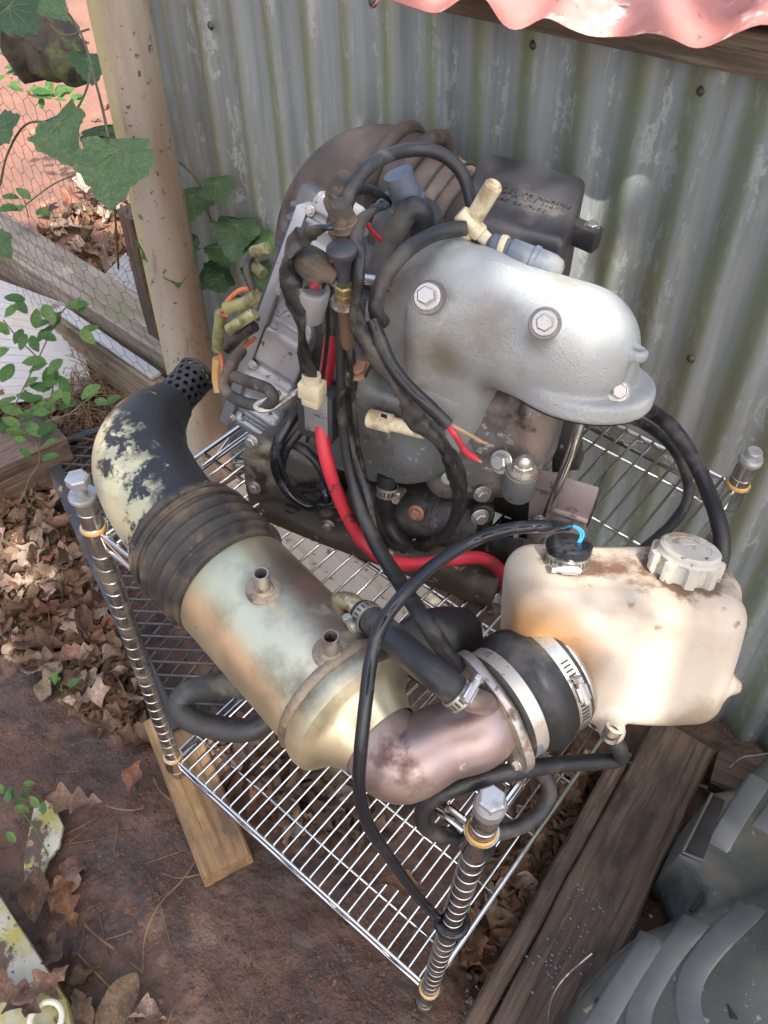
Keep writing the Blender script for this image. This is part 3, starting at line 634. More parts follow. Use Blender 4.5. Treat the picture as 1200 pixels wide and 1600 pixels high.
# rubber coupling
rc = thing('rubber_coupling', 'wide black rubber coupling with two steel band clamps behind the exhaust flange', 'coupling', fc + fn * .03)
mobj('rubber_sleeve', lathe([(.038, .006), (.051, .006), (.053, .009), (.053, .022), (.055, .024), (.0595, .032), (.0605, .039), (.0595, .046), (.056, .052), (.0555, .070), (.054, .073), (.044, .073), (.042, .06)], fc, fn, 64, False, False), m_rub, rc)
mobj('inner_pipe', lathe([(.042, .066), (.050, .066), (.0515, .072), (.053, .0755), (.0515, .079), (.046, .079)], fc, fn, 64, False, False), m_fit, rc)
bd_ = mat('pale_flat_band', (.58, .52, .44), [((.12, .14, .16), 26, .60, .66, None, .6, .1)], rough=.35, metal=.6, bump=.03)
mobj('flat_band', lathe([(.0528, .0075), (.0542, .0075), (.0542, .0205), (.0528, .0205)], fc, fn, 64, False, False), bd_, rc, auto=30)
up_clamp('band_clamp', fc + fn * .061, fn, .0556, .014, rc, screw_dir=(.55, -.25, .55))
# spigots, brass elbow, dirt
def spigot(px, py, hgt, tilt=(0, 0, 1)):
    # point on the barrel surface under the pixel
    r = ray(px, py); best = None
    for k in range(400):
        p = CAMP + r * (.6 + k * .001); q = p - A0; s_ = q @ ax
        if np.linalg.norm(q - s_ * ax) < RB: best = p; break
    q = best - A0; n = nrm(q - (q @ ax) * ax); d = nrm(n * .35 + np.array(tilt))
    mobj('weld_disc', lathe([(.0165, -.006), (.0165, .0003), (.0145, .0013), (.0105, .0018), (.0085, .004), (.0075, .0045)], best, n, 24, False, False), m_weld, ex)
    mobj('spigot', lathe([(.0074, -.002), (.0074, hgt - .001), (.0070, hgt), (.0060, hgt), (.0058, hgt - .002), (.0058, 0)], best, d, 24, False, True), m_fit, ex)
    mobj('bore', lathe([(.0057, 0), (.0057, .0005)], best + d * .012, d, 16), m_dark, ex)
spigot(411, 921, .025); spigot(517, 1019, .025)
# ------------------------------------------------------------------ ribbed rubber sleeve and left elbow (belong together with the barrel)
b0 = A0 - ax * .040; 
prof = []
Lr = .092; k = 60
for i in range(k + 1):
    s = Lr * i / k; r = .0685 + .0028 * math.sin(s * 420) * (1 if .012 < s < .08 else 0)
    if s < .006: r = .0645 + .004 * (s / .006)
    if s > Lr - .012: r = .0662
    if s > Lr - .003: r = .0645
    prof.append((r, s))
prof = [(.054, .001)] + prof + [(.060, Lr)]
mobj('ribbed_sleeve', lathe(prof, A0 - ax * .088, ax, 64, False, False), m_dust, ex)
bands = [ring(.0695, .0014, A0 - ax * d_, ax, 56, 6) for d_ in (.065, .038)]
mobj('sleeve_band', join(*bands), m_dust, ex)
def soot_extra(t, b, col, noise, rng, mixc):
    N = t.nodes; L = t.links; tc = N.new('ShaderNodeTexCoord'); mp = N.new('ShaderNodeMapping'); L.new(tc.outputs['Object'], mp.inputs[0])
    # the black coating survives on the inner, upper flank of the bend
    d = N.new('ShaderNodeVectorMath'); d.operation = 'DOT_PRODUCT'; L.new(tc.outputs['Object'], d.inputs[0]); d.inputs[1].default_value = SOOTD
    a = N.new('ShaderNodeMath'); a.operation = 'MULTIPLY_ADD'; L.new(noise(13, (1, 1, 1), 9, .7, 3.), a.inputs[0]); a.inputs[1].default_value = .17; L.new(d.outputs['Value'], a.inputs[2])
    f = rng(a.outputs[0], SOOTT + .055, SOOTT + .075)
    f2 = rng(noise(16, (1, 1, 1), 9, .68, 7.), .53, .57)
    mxx = N.new('ShaderNodeMath'); mxx.operation = 'MAXIMUM'; L.new(f, mxx.inputs[0]); L.new(f2, mxx.inputs[1])
    sc_ = rng(noise(30, (1, 1, 1), 8, .7, 21.), .66, .69, 1., 0.)
    mm_ = N.new('ShaderNodeMath'); mm_.operation = 'MULTIPLY'; L.new(mxx.outputs[0], mm_.inputs[0]); L.new(sc_, mm_.inputs[1])
    c = mixc(mm_.outputs[0], col, (.032, .032, .034)); L.new(c, b.inputs['Base Color'])
SOOTD = tuple(nrm([.35, .93, .05])); SOOTT = float((at(246, 700, z=.84) - BASE[ex]) @ np.array(SOOTD)); m_soot = mat('peeling_black_over_yellow', (.50, .47, .30), [((.33, .31, .24), 8, .48, .66, None, .5), ((.60, .56, .36), 20, .58, .68, None, .6)], rough=.38, rvar=.08, metal=.15, bump=.15, bscale=70, var=.12, extra=soot_extra)
L0 = A0 - ax * .045
le = [A0 - ax * .04, A0 - ax * .085, at(243, 772, z=ZB + .004), at(222, 718, z=ZB + .008), at(234, 668, z=ZB + .012), at(268, 628, z=ZB + .012)]
mobj('left_elbow', tube(le, [.0565, .0570, .0570, .0545, .045, .0275], 48, 10, cap=False), m_soot, ex)
# pressed seam along the bend
seam = []
for (px, py, zz) in ((310, 790, 0), (306, 735, 0), (299, 690, 0), (292, 655, 0)): pass
# perforated tail tip
def perforated(o, d, r, L, na=15, nl=5, hole=.62):
    d = nrm(d); x = nrm(np.cross(d, [0, 0, 1.])); y = np.cross(d, x); V = []; F = []
    P = lambda a, s, rr: np.array(o) + d * s + rr * (x * math.cos(a) + y * math.sin(a))
    da = 2 * PI / na; dl = L / nl
    for rr, fl in ((r, 0), (r - .0022, 1)):
        for j in range(nl):
            for i in range(na):
                ca = (i + .5 * (j % 2)) * da; cs = (j + .5) * dl; n = len(V)
                for m_ in range(8):
                    t = PI / 4 * m_ + PI / 8; sq = 1 / max(abs(math.cos(t)), abs(math.sin(t)))
                    cx_, cy_ = (math.cos(t) * sq, math.sin(t) * sq)
                    V.append(P(ca + cx_ * da / 2, cs + cy_ * dl / 2, rr)); V.append(P(ca + math.cos(t) * da / 2 * hole, cs + math.sin(t) * dl / 2 * hole, rr))
                # corners
                for m_ in range(8):
                    a_, b_ = n + 2 * m_, n + 2 * ((m_ + 1) % 8)
                    F.append((a_, b_, b_ + 1, a_ + 1) if not fl else (a_, a_ + 1, b_ + 1, b_))
                for (s1, s2, m1, m2) in ((1, 1, 0, 1), (-1, 1, 2, 3), (-1, -1, 4, 5), (1, -1, 6, 7)):
                    V.append(P(ca + s1 * da / 2, cs + s2 * dl / 2, rr)); F.append((n + 2 * m1, len(V) - 1, n + 2 * m2))
    return V, F
tp = at(268, 628, z=ZB + .012); td_ = nrm(at(296, 597, z=ZB + .016) - at(262, 634, z=ZB + .012))
m_tip = mat('sooty_tip', (.035, .034, .036), [((.10, .085, .07), 30, .6, .75)], rough=.45, metal=.3, bump=.1)
mobj('perforated_tip', join(perforated(tp + td_ * .004, td_, .0245, .050), ring(.0235, .0022, tp + td_ * .054, td_, 30, 6), ring(.026, .003, tp, td_, 30, 6)), m_tip, ex)
mobj('tip_core', lathe([(.0175, -.004), (.0175, .052)], tp, td_, 20), m_dark, ex)
# brass elbow fitting on the barrel and its water hose
wh = thing('water_hose', 'short thick black hose with two clamps joining the barrel to the bronzed elbow', 'hose', at(650, 1000, z=ZU + .1))
mobj('hose_body', tube([at(566, 958, z=.842), at(600, 985, z=.858), at(650, 1030, z=.872), at(690, 1062, z=.872), at(725, 1092, z=.858)], .0135, 18, 8, wob=.04), m_rub, wh)
up_clamp('hose_clamp', at(576, 966, z=.848), at(600, 985, z=.858) - at(566, 958, z=.842), .0138, .011, wh, screw_dir=(-.6, -.6, -.3))
up_clamp('hose_clamp', at(717, 1085, z=.862), at(725, 1092, z=.858) - at(690, 1062, z=.872), .0138, .011, wh, screw_dir=(.3, -.1, 1))
mobj('brass_elbow', tube([at(520, 952, z=.815), at(532, 940, z=.83), at(550, 942, z=.84), at(566, 958, z=.842), at(580, 970, z=.85)], [.0105, .0095, .009, .009, .008], 16, 6), mat('tarnished_fitting', (.55, .45, .27), [((.25, .18, .11), 40, .55, .7)], rough=.35, metal=.75, bump=.05), ex)
mobj('elbow_spigot', tube([at(718, 1086, z=.862), at(735, 1096, z=.853), at(752, 1098, z=.838), at(764, 1104, z=.815)], [.008, .009, .0105, .012], 16, 6), m_elbow, ex)
# dark rubber boot lying behind the elbow
bo = mobj('rubber_boot', tube([at(628, 1050, z=.775), at(650, 1020, z=.785), at(685, 1000, z=.785), at(730, 985, z=.775)], [.022, .032, .033, .024], 20, 6, wob=.05), m_rub, base=at(670, 1040, z=ZU)); meta(bo, 'fat black rubber boot tucked behind the bronzed elbow on the wires', 'rubber boot')
# ================================================================== OIL TANK
TT = math.radians(20); tu = np.array([.775, .631, 0]); tv0 = np.array([-.631, .775, 0]); tv = tv0 * math.cos(TT) - np.array([0, 0, math.sin(TT)]); tz = np.array([0, 0, math.cos(TT)]) + tv0 * math.sin(TT)
T0 = at(900, 1150, z=.772)
tm_px = lambda px, py, v=0.: onplane(px, py, T0 + tv * v, tv) - T0
def Tl(px, py, v=0.):
    q = tm_px(px, py, v); return np.array([q @ tu, q @ tv, q[2]])
TA = np.array([tu, tv, tz])
tank_w = Tl(1186, 1015)[0]; tank_h = Tl(1000, 945)[2]
tank_l = Tl(800, 930, .05)[0]
topp_ = lambda px, py: onplane(px, py, T0 + tz * tank_h, tz)
def tank_f(P):
    Q = (P - T0) @ TA.T; u, v, z = Q[:, 0], Q[:, 1], Q[:, 2]
    # taper: sides draw in slightly towards the bottom
    cx = (tank_l + tank_w) / 2; hw = (tank_w - tank_l) / 2
    k = 1 - .05 * np.clip(1 - z / tank_h, 0, 1)
    Qb = np.stack([(u - cx) / k + cx, v - .01 * np.clip(z / tank_h, 0, 1), z], 1)
    d = s_box(Qb, (cx, .060, tank_h * .5), (hw, .060, tank_h * .5), None, .027)
    # recess on the left of the front face
    d = smax(d, -s_cap(Q, (tank_l - .005, -.012, -.02), (tank_l + .022, -.012, tank_h * .80), .040, .034), .03)
    d = smin(d, s_box(Q, (tank_w - .010, .078, tank_h * .6), (.018, .02, tank_h * .32), None, .015), .02)      # shoulder on the right
    d = smin(d, s_cap(Q, (tank_w - .004, .03, .040), (tank_w + .006, .034, .034), .012, .009), .010)          # lower nub
    d = smin(d, s_cap(Q, (.030, .004, .014), (.030, -.006, .012), .013), .01)
    return d + .0012 * np.sin(u * 60) * np.sin(z * 45 + 1)
_bx = [T0 + tu * a + tv * b + tz * c for a in (tank_l - .02, tank_w + .035) for b in (-.03, .135) for c in (-.012, tank_h + .012)]
lo = np.min(_bx, 0); hi = np.max(_bx, 0)
tk = thing('oil_tank', 'cream translucent plastic oil tank with ribbed cap and rusty stains, right of the engine', 'tank', T0)
OFFT = lambda p: np.array(p) - T0
TANKSPOTS += [(OFFT(topp_(1068, 890)), .039, .050, .07, (.12, .06, .035), .9, True), (OFFT(topp_(965, 884)), .006, .034, .10, (.15, .075, .045), .9, True), (OFFT(topp_(1010, 900)), .000, .026, .10, (.17, .09, .055), .8, True), (OFFT(topp_(896, 880)), .022, .032, .05, (.13, .07, .045), .9, True),
              (OFFT(T0 + tu * tank_l + tv * .01 + tz * tank_h * .5), .045, .085, .02, (.40, .19, .05), .85, False), (OFFT(T0 + tu * Tl(900, 985)[0] + tz * tank_h * .6), .012, .040, .03, (.20, .10, .045), .85, False), (OFFT(T0 + tu * Tl(1100, 1110)[0] + tz * .012), .012, .04, .06, (.20, .15, .09), .75, True), (OFFT(T0 + tu * Tl(952, 1125)[0]), .006, .026, .02, (.16, .10, .07), .8, True)]
m_tank = make_tank_mat()
mobj('tank_body', sdf_mesh(tank_f, lo, hi, .0038), m_tank, tk, auto=0)
topp = lambda px, py, dz=0.: onplane(px, py, T0 + tz * (tank_h + dz), tz)
cc = topp(1068, 888, .004)
cd = nrm(tz + .10 * tu)
capV = []; prof = [(.030, 0), (.0325, .003), (.0325, .020), (.029, .0215), (.0275, .024), (.0275, .0275), (.025, .0295), (.0185, .0295), (.018, .0286), (.0, .0286)]
V, F = lathe(prof[:-1], cc - cd * .006, cd, 72, True, True)
V = np.array(V); q = V - cc; ss = q @ cd; rad = q - ss[:, None] * cd; ang = np.arctan2(rad @ np.cross(cd, nrm(np.cross(cd, [0, 1, 0]))), rad @ nrm(np.cross(cd, [0, 1, 0])))
kf = np.where((ss < .0150) & (np.linalg.norm(rad, axis=1) > .029), -.0022 + .0032 * np.tanh(3 * np.cos(ang * 9)), 0)
V = V + rad / np.maximum(np.linalg.norm(rad, axis=1), 1e-6)[:, None] * kf[:, None]
capo = mobj('filler_cap', (V, F), m_capm, tk, auto=30)
em = cc + cd * .0228; exx = nrm(np.cross(cd, [-.6, .7, 0])); eyy = np.cross(cd, exx)
tri = [(0, .0075), (.007, -.0045), (-.007, -.0045)]
parts = [tube([em + exx * tri[i][0] + eyy * tri[i][1], em + exx * tri[(i + 1) % 3][0] + eyy * tri[(i + 1) % 3][1]], .0006, 5, 1) for i in range(3)]
parts += [tube([em + exx * -.002 + eyy * -.002, em + exx * 0 + eyy * .0025, em + exx * .0022 + eyy * -.0022], .0006, 5, 2)]
mobj('cap_emblem', join(*parts), m_capm, capo)
# level sender: grommet, clamp, two blue wires
gc = topp(886, 876, .004); gd = nrm(tz + .05 * tv)
mobj('tank_neck', lathe([(.021, -.018), (.018, 0), (.018, .014)], gc - gd * .004, gd, 32), m_tank, tk)
mobj('sender_grommet', lathe([(.0185, .003), (.019, .011), (.0212, .013), (.0212, .0175), (.019, .0195), (.008, .0205), (.0, .0205)][:-1], gc, gd, 40), m_wet, tk, auto=30)
up_clamp('sender_clamp', gc + gd * .0035, gd, .0192, .011, tk, screw_dir=(.35, -.55, 0))
for k_, (a, b) in enumerate(((0, 0), (.0016, .002))):
    o = mobj('sender_wire', tube([gc + gd * .019 + np.array([.006 + a, .003, 0]), gc + gd * .028 + np.array([.008 + a, .004 + b, 0]), gc + gd * .034 + np.array([.004 + a, .002 + b, 0]), gc + gd * .036 + np.array([-.006 + a, -.003 + b, 0])], .0011, 7, 5), m_blue, tk)
# outlet at the foot of the tank
op = T0 + tu * Tl(952, 1128)[0] + tv * -.012 + tz * .017
mobj('outlet_clamp', lathe([(.0075, -.006), (.0082, -.006), (.0082, .008), (.0075, .008)], op, (-.0, -.35, -.9), 20), m_band, tk)
# ================================================================== ENGINE
en = thing('marine_engine', 'partly stripped two stroke boat engine with a silver exhaust manifold on the rack', 'engine', E(600, 850, .1) * np.array([1, 1, 0]) + [0, 0, ZU])
EA = np.array([EU, -EV, [0, 0, 1.]])     # x along the engine, y towards the viewer, z up
def sdfpart(name, f, pts, pad, h, m, parent=en):
    P = np.array(pts); return mobj(name, sdf_mesh(f, P.min(0) - pad, P.max(0) + pad, h), m, parent, auto=0)
def bolt(px, py, s, d=None, r=.0075, name='bolt', m=None, parent=en, p=None):
    p = E(px, py, s) if p is None else p
    o = piece(name, m_boltme, frame(p, -EV if d is None else d, s=(r, r, r)), parent)
    if m: o.data = m_boltme.copy(); o.data.materials.clear(); o.data.materials.append(m)
    return o
CASTSPOTS += [(E(*q) - BASE[en], r0, r1, am, c, k, fi) for q, r0, r1, am, c, k, fi in (((668, 450, .03), .012, .028, .03, (.10, .075, .05), .8, True), ((851, 500, .02), .010, .020, .02, (.16, .12, .085), .7, True), ((964, 612, .02), .009, .018, .02, (.15, .11, .08), .7, True), ((615, 440, .06), .01, .045, .05, (.20, .15, .10), .75, True), ((690, 555, .03), .006, .035, .05, (.24, .18, .11), .7, True), ((760, 500, .03), .004, .040, .07, (.22, .18, .14), .6, True), ((790, 580, .06), .012, .035, .02, (.12, .10, .08), .7, False), ((820, 640, .05), .005, .03, .03, (.22, .19, .09), .6, True))]
m_cast = make_cast()
# exhaust manifold: arch between the cylinder flange and the round outlet
aL = E(652, 488, .085); aM = E(738, 482, .085); aR = E(832, 526, .085); aR2 = E(898, 545, .085); oc = E(908, 592, .085)
legA = E(690, 530, .075); legB = E(718, 618, .060)
od = nrm(np.array([.10, -.22, -1.0]))
lug = E(994, 556, .070)
b1 = E(667, 470, .035); b2 = E(851, 505, .028); b3 = E(963, 612, .028)
def man_f(P):
    d = s_cap(P, aL, aM, .047, .051)
    d = smin(d, s_cap(P, aM, aR, .051, .054), .02)
    d = smin(d, s_cap(P, aR, aR2, .054, .055), .02)
    d = smin(d, s_cap(P, aR2, oc + EV * .010, .054, .049), .012); d = smax(d, (P - oc) @ od - .012, .003)
    leg = s_box(P, E(708, 588, .072), (.046, .036, .090), [nrm(EU * .97 + np.array([0, 0, -.12])), -EV, nrm(np.array([0, 0, 1]) + EU * .12)], .03)
    d = smin(d, leg, .014)
    d = smin(d, s_cap(P, E(628, 500, .085), E(640, 585, .07), .030, .024), .02)
    d = smin(d, s_cap(P, E(666, 476, .036), E(652, 580, .040), .0165, .0135), .008)         # bolt column
    d = smin(d, s_cap(P, E(846, 525, .04), E(851, 508, .030), .0105), .010)
    fl = s_cyl(P, oc - od * .006, oc + od * .012, .0680, .004)
    d = smin(d, fl, .0045)
    d = smin(d, s_cyl(P, lug - EV * 0 + od * .004, lug - od * .007, .0100, .003), .006)
    d = smax(d, -s_cyl(P, lug + od * .03, lug - od * .04, .0042), .002)
    d = smin(d, s_cap(P, E(640, 412, .10), E(712, 385, .11), .010), .015)
    d = smax(d, -s_cyl(P, oc + od * .0, oc + od * .04, .045), .004)
    return d
sdfpart('exhaust_manifold', man_f, [aL, aM, aR, aR2, oc, legA, legB, lug, E(640, 412, .10)], .085, .0030, m_cast)
manifold = bpy.data.objects['exhaust_manifold']
mobj('manifold_gasket', lathe([(.056, .012), (.0650, .012), (.0650, .0132), (.056, .0132)], oc, od, 48), m_dark, en, auto=25)
# cast part number pad
from mathutils.bvhtree import BVHTree
def surf(o, px, py):
    off = np.array(o.matrix_world.translation) if o.parent is None else BASE[o]
    bt = BVHTree.FromPolygons([v.co for v in o.data.vertices], [tuple(p.vertices) for p in o.data.polygons])
    h = bt.ray_cast(Vector((CAMP - off).tolist()), Vector(ray(px, py).tolist())); return np.array(h[0]) + off, np.array(h[1])
_rd = [surf(manifold, x_, y_) for x_, y_ in ((738, 404), (765, 407), (795, 416), (825, 430), (855, 446), (880, 462))]
mobj('casting_ridge', tube([p_ - n_ * .0007 for p_, n_ in _rd], [.0004, .0013, .0014, .0014, .0012, .0004], 6, 5), m_cast, en)
pc, pn = surf(manifold, 682, 628); pxd = nrm(EU - (EU @ pn) * pn + np.array([0, 0, -.15]))
pad = mobj('casting_pad', box(pc, (.022, .009, .0012), [pxd, np.cross(pn, pxd), pn], .0006), m_cast, en, auto=30)

for (px, py, d_, r_b) in ((668, 464, nrm(-EV * .75 + np.array([0, 0, .66])), .0082), (851, 505, nrm(-EV * .8 + np.array([.1, 0, .62])), .0072), (964, 612, nrm(-EV * .6 + np.array([.35, 0, .7])), .0070)):
    p_, n_ = surf(manifold, px, py)
    mobj('bolt_seat', lathe([(r_b * 1.9, -.006), (r_b * 1.75, .0004), (r_b * 1.5, .0012)], p_, d_, 24), m_cast, en); bolt(0, 0, 0, d_, r_b, 'manifold_bolt', p=p_ + d_ * .002)
bolt(712, 386, .125, (0, 0, 1), .0085, 'manifold_bolt')
# cylinder block halves
cA = E(600, 660, .075); 
def cyl_f(P):
    d = s_box(P, E(622, 655, .075), (.066, .048, .070), EA, .007)
    d = smin(d, s_cap(P, E(562, 598, .040), E(558, 700, .045), .021, .019), .007)
    d = smax(d, -(np.abs((P - E(560, 650, .03))[:, 2]) - .0012 + 0 * d) if False else d, .001)
    d = smin(d, s_box(P, E(700, 680, .082), (.062, .040, .040), EA, .018), .02)
    d = smin(d, s_cap(P, E(650, 700, .050), E(652, 738, .052), .030, .018), .02)
    d = smax(d, -s_cap(P, E(700, 770, .035), E(610, 775, .035), .020), .012)
    return d
sdfpart('cylinder_block', cyl_f, [E(545, 560, .05), E(770, 760, .05), E(618, 560, .13), E(652, 745, .03)], .03, .0027, m_castg)
bolt(560, 576, .016, nrm(-EV * .5 + np.array([0, 0, .85])), .0085, 'cylinder_bolt', m_rustbolt)
def cyl2_f(P):
    d = s_box(P, E(775, 660, .10), (.055, .045, .062), EA, .012)
    d = smin(d, s_cap(P, E(762, 690, .065), E(748, 725, .065), .022, .03), .02)
    d = smin(d, s_box(P, E(835, 660, .085), (.026, .030, .050), EA, .010), .012)
    d = smin(d, s_cap(P, E(832, 640, .055), E(830, 730, .062), .012, .010), .008)
    d = smin(d, s_cap(P, E(700, 745, .06), E(775, 735, .06), .024, .020), .02)
    return d
sdfpart('rear_cylinder', cyl2_f, [E(720, 580, .05), E(870, 780, .05), E(775, 580, .15), E(690, 760, .03)], .03, .0034, m_cyl)
# crankcase, its split line and the starter motor
def crank_f(P):
    d = s_box(P, E(630, 790, .115), (.150, .078, .058), EA, .02)
    d = smin(d, s_box(P, E(800, 810, .07), (.042, .030, .070), EA, .008), .01)
    d = smin(d, s_box(P, E(755, 860, .075), (.060, .030, .030), EA, .006), .01)
    d = smin(d, s_cap(P, E(800, 740, .04), E(800, 850, .045), .012, .010), .006)
    d = smin(d, s_cap(P, E(862, 700, .06), E(800, 880, .06), .008), .006)
    return d
sdfpart('crankcase', crank_f, [E(420, 700, .09), E(860, 880, .05), E(630, 700, .2), E(800, 900, .03)], .035, .0036, m_crank)
for px, py, s in ((705, 742, .0), (0, 0, 0)): pass
sm0, sm1 = E(560, 775, .055), E(672, 800, .055)
mobj('starter_motor', lathe([(.02, -.004), (.034, 0), (.036, .004), (.036, .10), (.0375, .101), (.0375, .106), (.036, .107), (.034, .150), (.030, .158), (.012, .160)], sm0, sm1 - sm0, 40), m_crank, en)
bolt(650, 802, .012, nrm(-EV * .9 + np.array([0, 0, .3])), .0062, 'terminal_nut', m_copper)
bolt(754, 772, .03, nrm(-EV * .7 + np.array([.7, 0, .2])), .0068, 'starter_bolt'); bolt(750, 808, .028, nrm(-EV * .7 + np.array([.7, 0, .2])), .0068, 'starter_bolt'); bolt(733, 832, .03, nrm(-EV * .7 + np.array([.7, 0, .2])), .0058, 'starter_bolt')
for px, py in ((752, 775), (748, 810)):
    p = E(px, py, .033); mobj('bolt_ear', lathe([(.013, 0), (.013, .006), (.011, .008)], p + EV * .01, -EV * .8 + np.array([.5, 0, .2]), 20), m_crank, en)
bolt(783, 722, .035, nrm(-EV * .85 + np.array([-.3, 0, .45])), .0085, 'exhaust_bolt')
st = E(816, 735, .030)
mobj('acorn_nut', join(lathe([(.015, -.002), (.015, .0015)], st, (0, 0, 1), 24), ([tuple(st + np.array([a, b, c])) for a, b, c in hexhead(.0105, .010)[0]], hexhead(.0105, .010)[1]), lathe([(.0085, .009), (.0080, .013), (.006, .017), (.003, .019)], st, (0, 0, 1), 20)), m_fit, en, auto=30)
mobj('stud_boss', lathe([(.0135, -.035), (.0165, -.03), (.0165, -.002)], st, (0, 0, 1), 28), m_castg, en)
for px, py, s, r in ((700, 748, .033, .005), (690, 835, .05, .005), (862, 758, .06, .006), (640, 722, .03, .004)):
    bolt(px, py, s, nrm(-EV + np.array([.2, 0, .4])), r, 'small_bolt')
# magneto cover on the left end with cast bosses
mc = E(468, 758, .050)
def mag_f(P):
    d = s_cyl(P, mc + EV * .07, mc - EV * .028, .056, .008); d = smin(d, s_cyl(P, mc + EV * .0, mc - EV * .036, .034, .006), .004)
    d = smin(d, s_box(P, E(420, 738, .050), (.020, .028, .052), EA, .010), .012)
    d = smin(d, s_cap(P, E(398, 693, .02), E(428, 700, .03), .012), .006)
    d = smin(d, s_cap(P, E(400, 762, .02), E(430, 768, .03), .012), .006)
    d = smin(d, s_box(P, E(480, 694, .065), (.05, .04, .018), EA, .01), .012)
    d = smin(d, s_cap(P, E(512, 815, .02), E(500, 790, .03), .012), .006)
    return d
sdfpart('magneto_cover', mag_f, [E(385, 670, .03), E(520, 840, .02), E(470, 680, .14), E(470, 820, .0)], .02, .0032, m_magneto)
for px, py, s in ((393, 690, .008), (398, 762, .008), (513, 822, .006)): bolt(px, py, s, nrm(-EV + np.array([0, 0, .2])), .0058, 'cover_bolt')
# long dirty mounting foot in front of the crankcase
f0, f1 = E(413, 806, .0), E(772, 930, .0); fdir = nrm(f1 - f0); zf = ZU + .004
foot = []
for i in range(25):
    t = i / 24; p = f0 + (f1 - f0) * t; p[2] = zf
    foot.append(p)
V = []; F = []; Wf = .046
prof_ = [(0, .000), (.0, .014), (.004, .019), (.014, .022), (.030, .021), (.046, .014), (.046, .0)]
for i, p in enumerate(foot):
    t = i / 24; wv = (.55 + .45 * math.sin(min(1, t * 3) * PI / 2)) * (1 + .35 * math.exp(-((t - .85) / .12) ** 2)); hh = 1 + .5 * math.exp(-((t - .78) / .2) ** 2) + .08 * math.sin(t * 17)
    for a, b in prof_: V.append(p + EV * (a - .008) * wv + np.array([0, 0, b * hh + .008 * t]))
q = len(prof_)
for i in range(24):
    for j in range(q): F.append((i * q + j, i * q + (j + 1) % q, (i + 1) * q + (j + 1) % q, (i + 1) * q + j))
F.append(tuple(range(q - 1, -1, -1))); F.append(tuple(24 * q + j for j in range(q)))
mobj('mounting_foot', (V, F), m_plate, en)
hp = E(458, 812, .010); hp[2] = zf + .0235
mobj('foot_slot', lathe([(.009, 0), (.0095, .0006)], hp, (0, 0, 1), 20), m_dark, en)
mobj('foot_leg', box(E(762, 905, .05), (.010, .055, .055), EA, .006), m_crank, en)
mobj('foot_lip', tube([E(690, 905, .0), E(725, 935, .0), E(758, 935, .005), E(766, 960, .005)], .0035, 8, 6), m_plate, en)
mobj('foot_rod', tube([E(520, 790, .03), E(700, 845, .035)], .003, 8, 1), m_fit, en)
# folded sheet bracket and bright rod on the right
bp = [E(830, 732, .052), E(938, 766, .052), E(900, 880, .052), E(822, 858, .052)]
mobj('sheet_bracket', prism(bp, EV * .004, .001), m_bracket, en, auto=25)
mobj('bracket_flange', prism([bp[1], bp[1] + EV * .03, bp[1] + (bp[2] - bp[1]) * .5 + EV * .03, bp[1] + (bp[2] - bp[1]) * .5], EU * -.003, .001), m_crank, en, auto=25)  # dark material puts the shade inside the fold into its colour
mobj('bracket_bead', tube([E(862, 795, .050), E(918, 815, .050)], .003, 8, 1), m_bracket, en)
mobj('bright_rod', tube([E(912, 640, .050), E(895, 700, .044), E(870, 765, .040), E(856, 800, .044), E(852, 808, .052)], .0048, 12, 6), m_chrome, en)
bolt(846, 814, .046, nrm(-EV), .0055, 'bracket_bolt')
mobj('bracket_stud', lathe([(.008, 0), (.008, .045)], E(845, 760, .11), EU, 16), m_fit, en)
mobj('side_plate', prism([E(862, 640, .10), E(900, 660, .10), E(905, 735, .11), E(862, 740, .10)], EV * .02, .002), m_crank, en, auto=25)
# airbox with embossed lettering
zt = 1.0
q4 = [at(752, 230, z=zt), at(918, 276, z=zt), at(884, 378, z=zt), at(718, 338, z=zt)]
bb = [p + np.array([0, 0, -.14]) + .10 * (p - np.mean(q4, 0)) for p in q4]
Vb = q4 + bb; Fb = [(3, 2, 1, 0), (4, 5, 6, 7)] + [(i, (i + 1) % 4, 4 + (i + 1) % 4, 4 + i) for i in range(4)]
bm = bmesh.new(); vs = [bm.verts.new(v) for v in Vb]
for f in Fb: bm.faces.new([vs[i] for i in f])
bmesh.ops.recalc_face_normals(bm, faces=bm.faces[:]); bmesh.ops.bevel(bm, geom=bm.edges[:], offset=.010, segments=4, affect='EDGES', profile=.5)
bm.verts.index_update(); Vb = [np.array(v.co) for v in bm.verts]; Fb = [tuple(v.index for v in f.verts) for f in bm.faces]; bm.free()
air = mobj('airbox', (Vb, Fb), m_airbox, en, auto=60)
lugp = at(912, 372, z=.965)
mobj('airbox_lug', box(lugp + np.array([-.006, .006, 0]), (.022, .010, .014), None, .003), m_airbox, air)
bolt(0, 0, 0, (0.1, -.3, 1), .0065, 'lug_bolt', parent=air, p=lugp + np.array([.004, .006, .014]))
lx = nrm(q4[1] - q4[0]); ln = nrm(np.cross(lx, q4[0] - q4[3])); ln = ln if ln[2] > 0 else -ln; ly = np.cross(ln, lx)
m_letter = mat('embossed_letters', (.025, .024, .024), [((.15, .13, .12), 90, .5, .65)], rough=.5, bump=.05)
def text_mesh(body, size, name, ext=.0006):
    cu = bpy.data.curves.new(name, 'FONT'); cu.body = body; cu.size = size; cu.extrude = ext; cu.align_x = 'LEFT'; cu.resolution_u = 2; cu.space_character = 1.25
    ob = bpy.data.objects.new(name, cu); COL.objects.link(ob); bpy.context.view_layer.update()
    me = bpy.data.meshes.new_from_object(ob.evaluated_get(bpy.context.evaluated_depsgraph_get())); bpy.data.objects.remove(ob); me.materials.clear(); me.materials.append(m_letter); return me
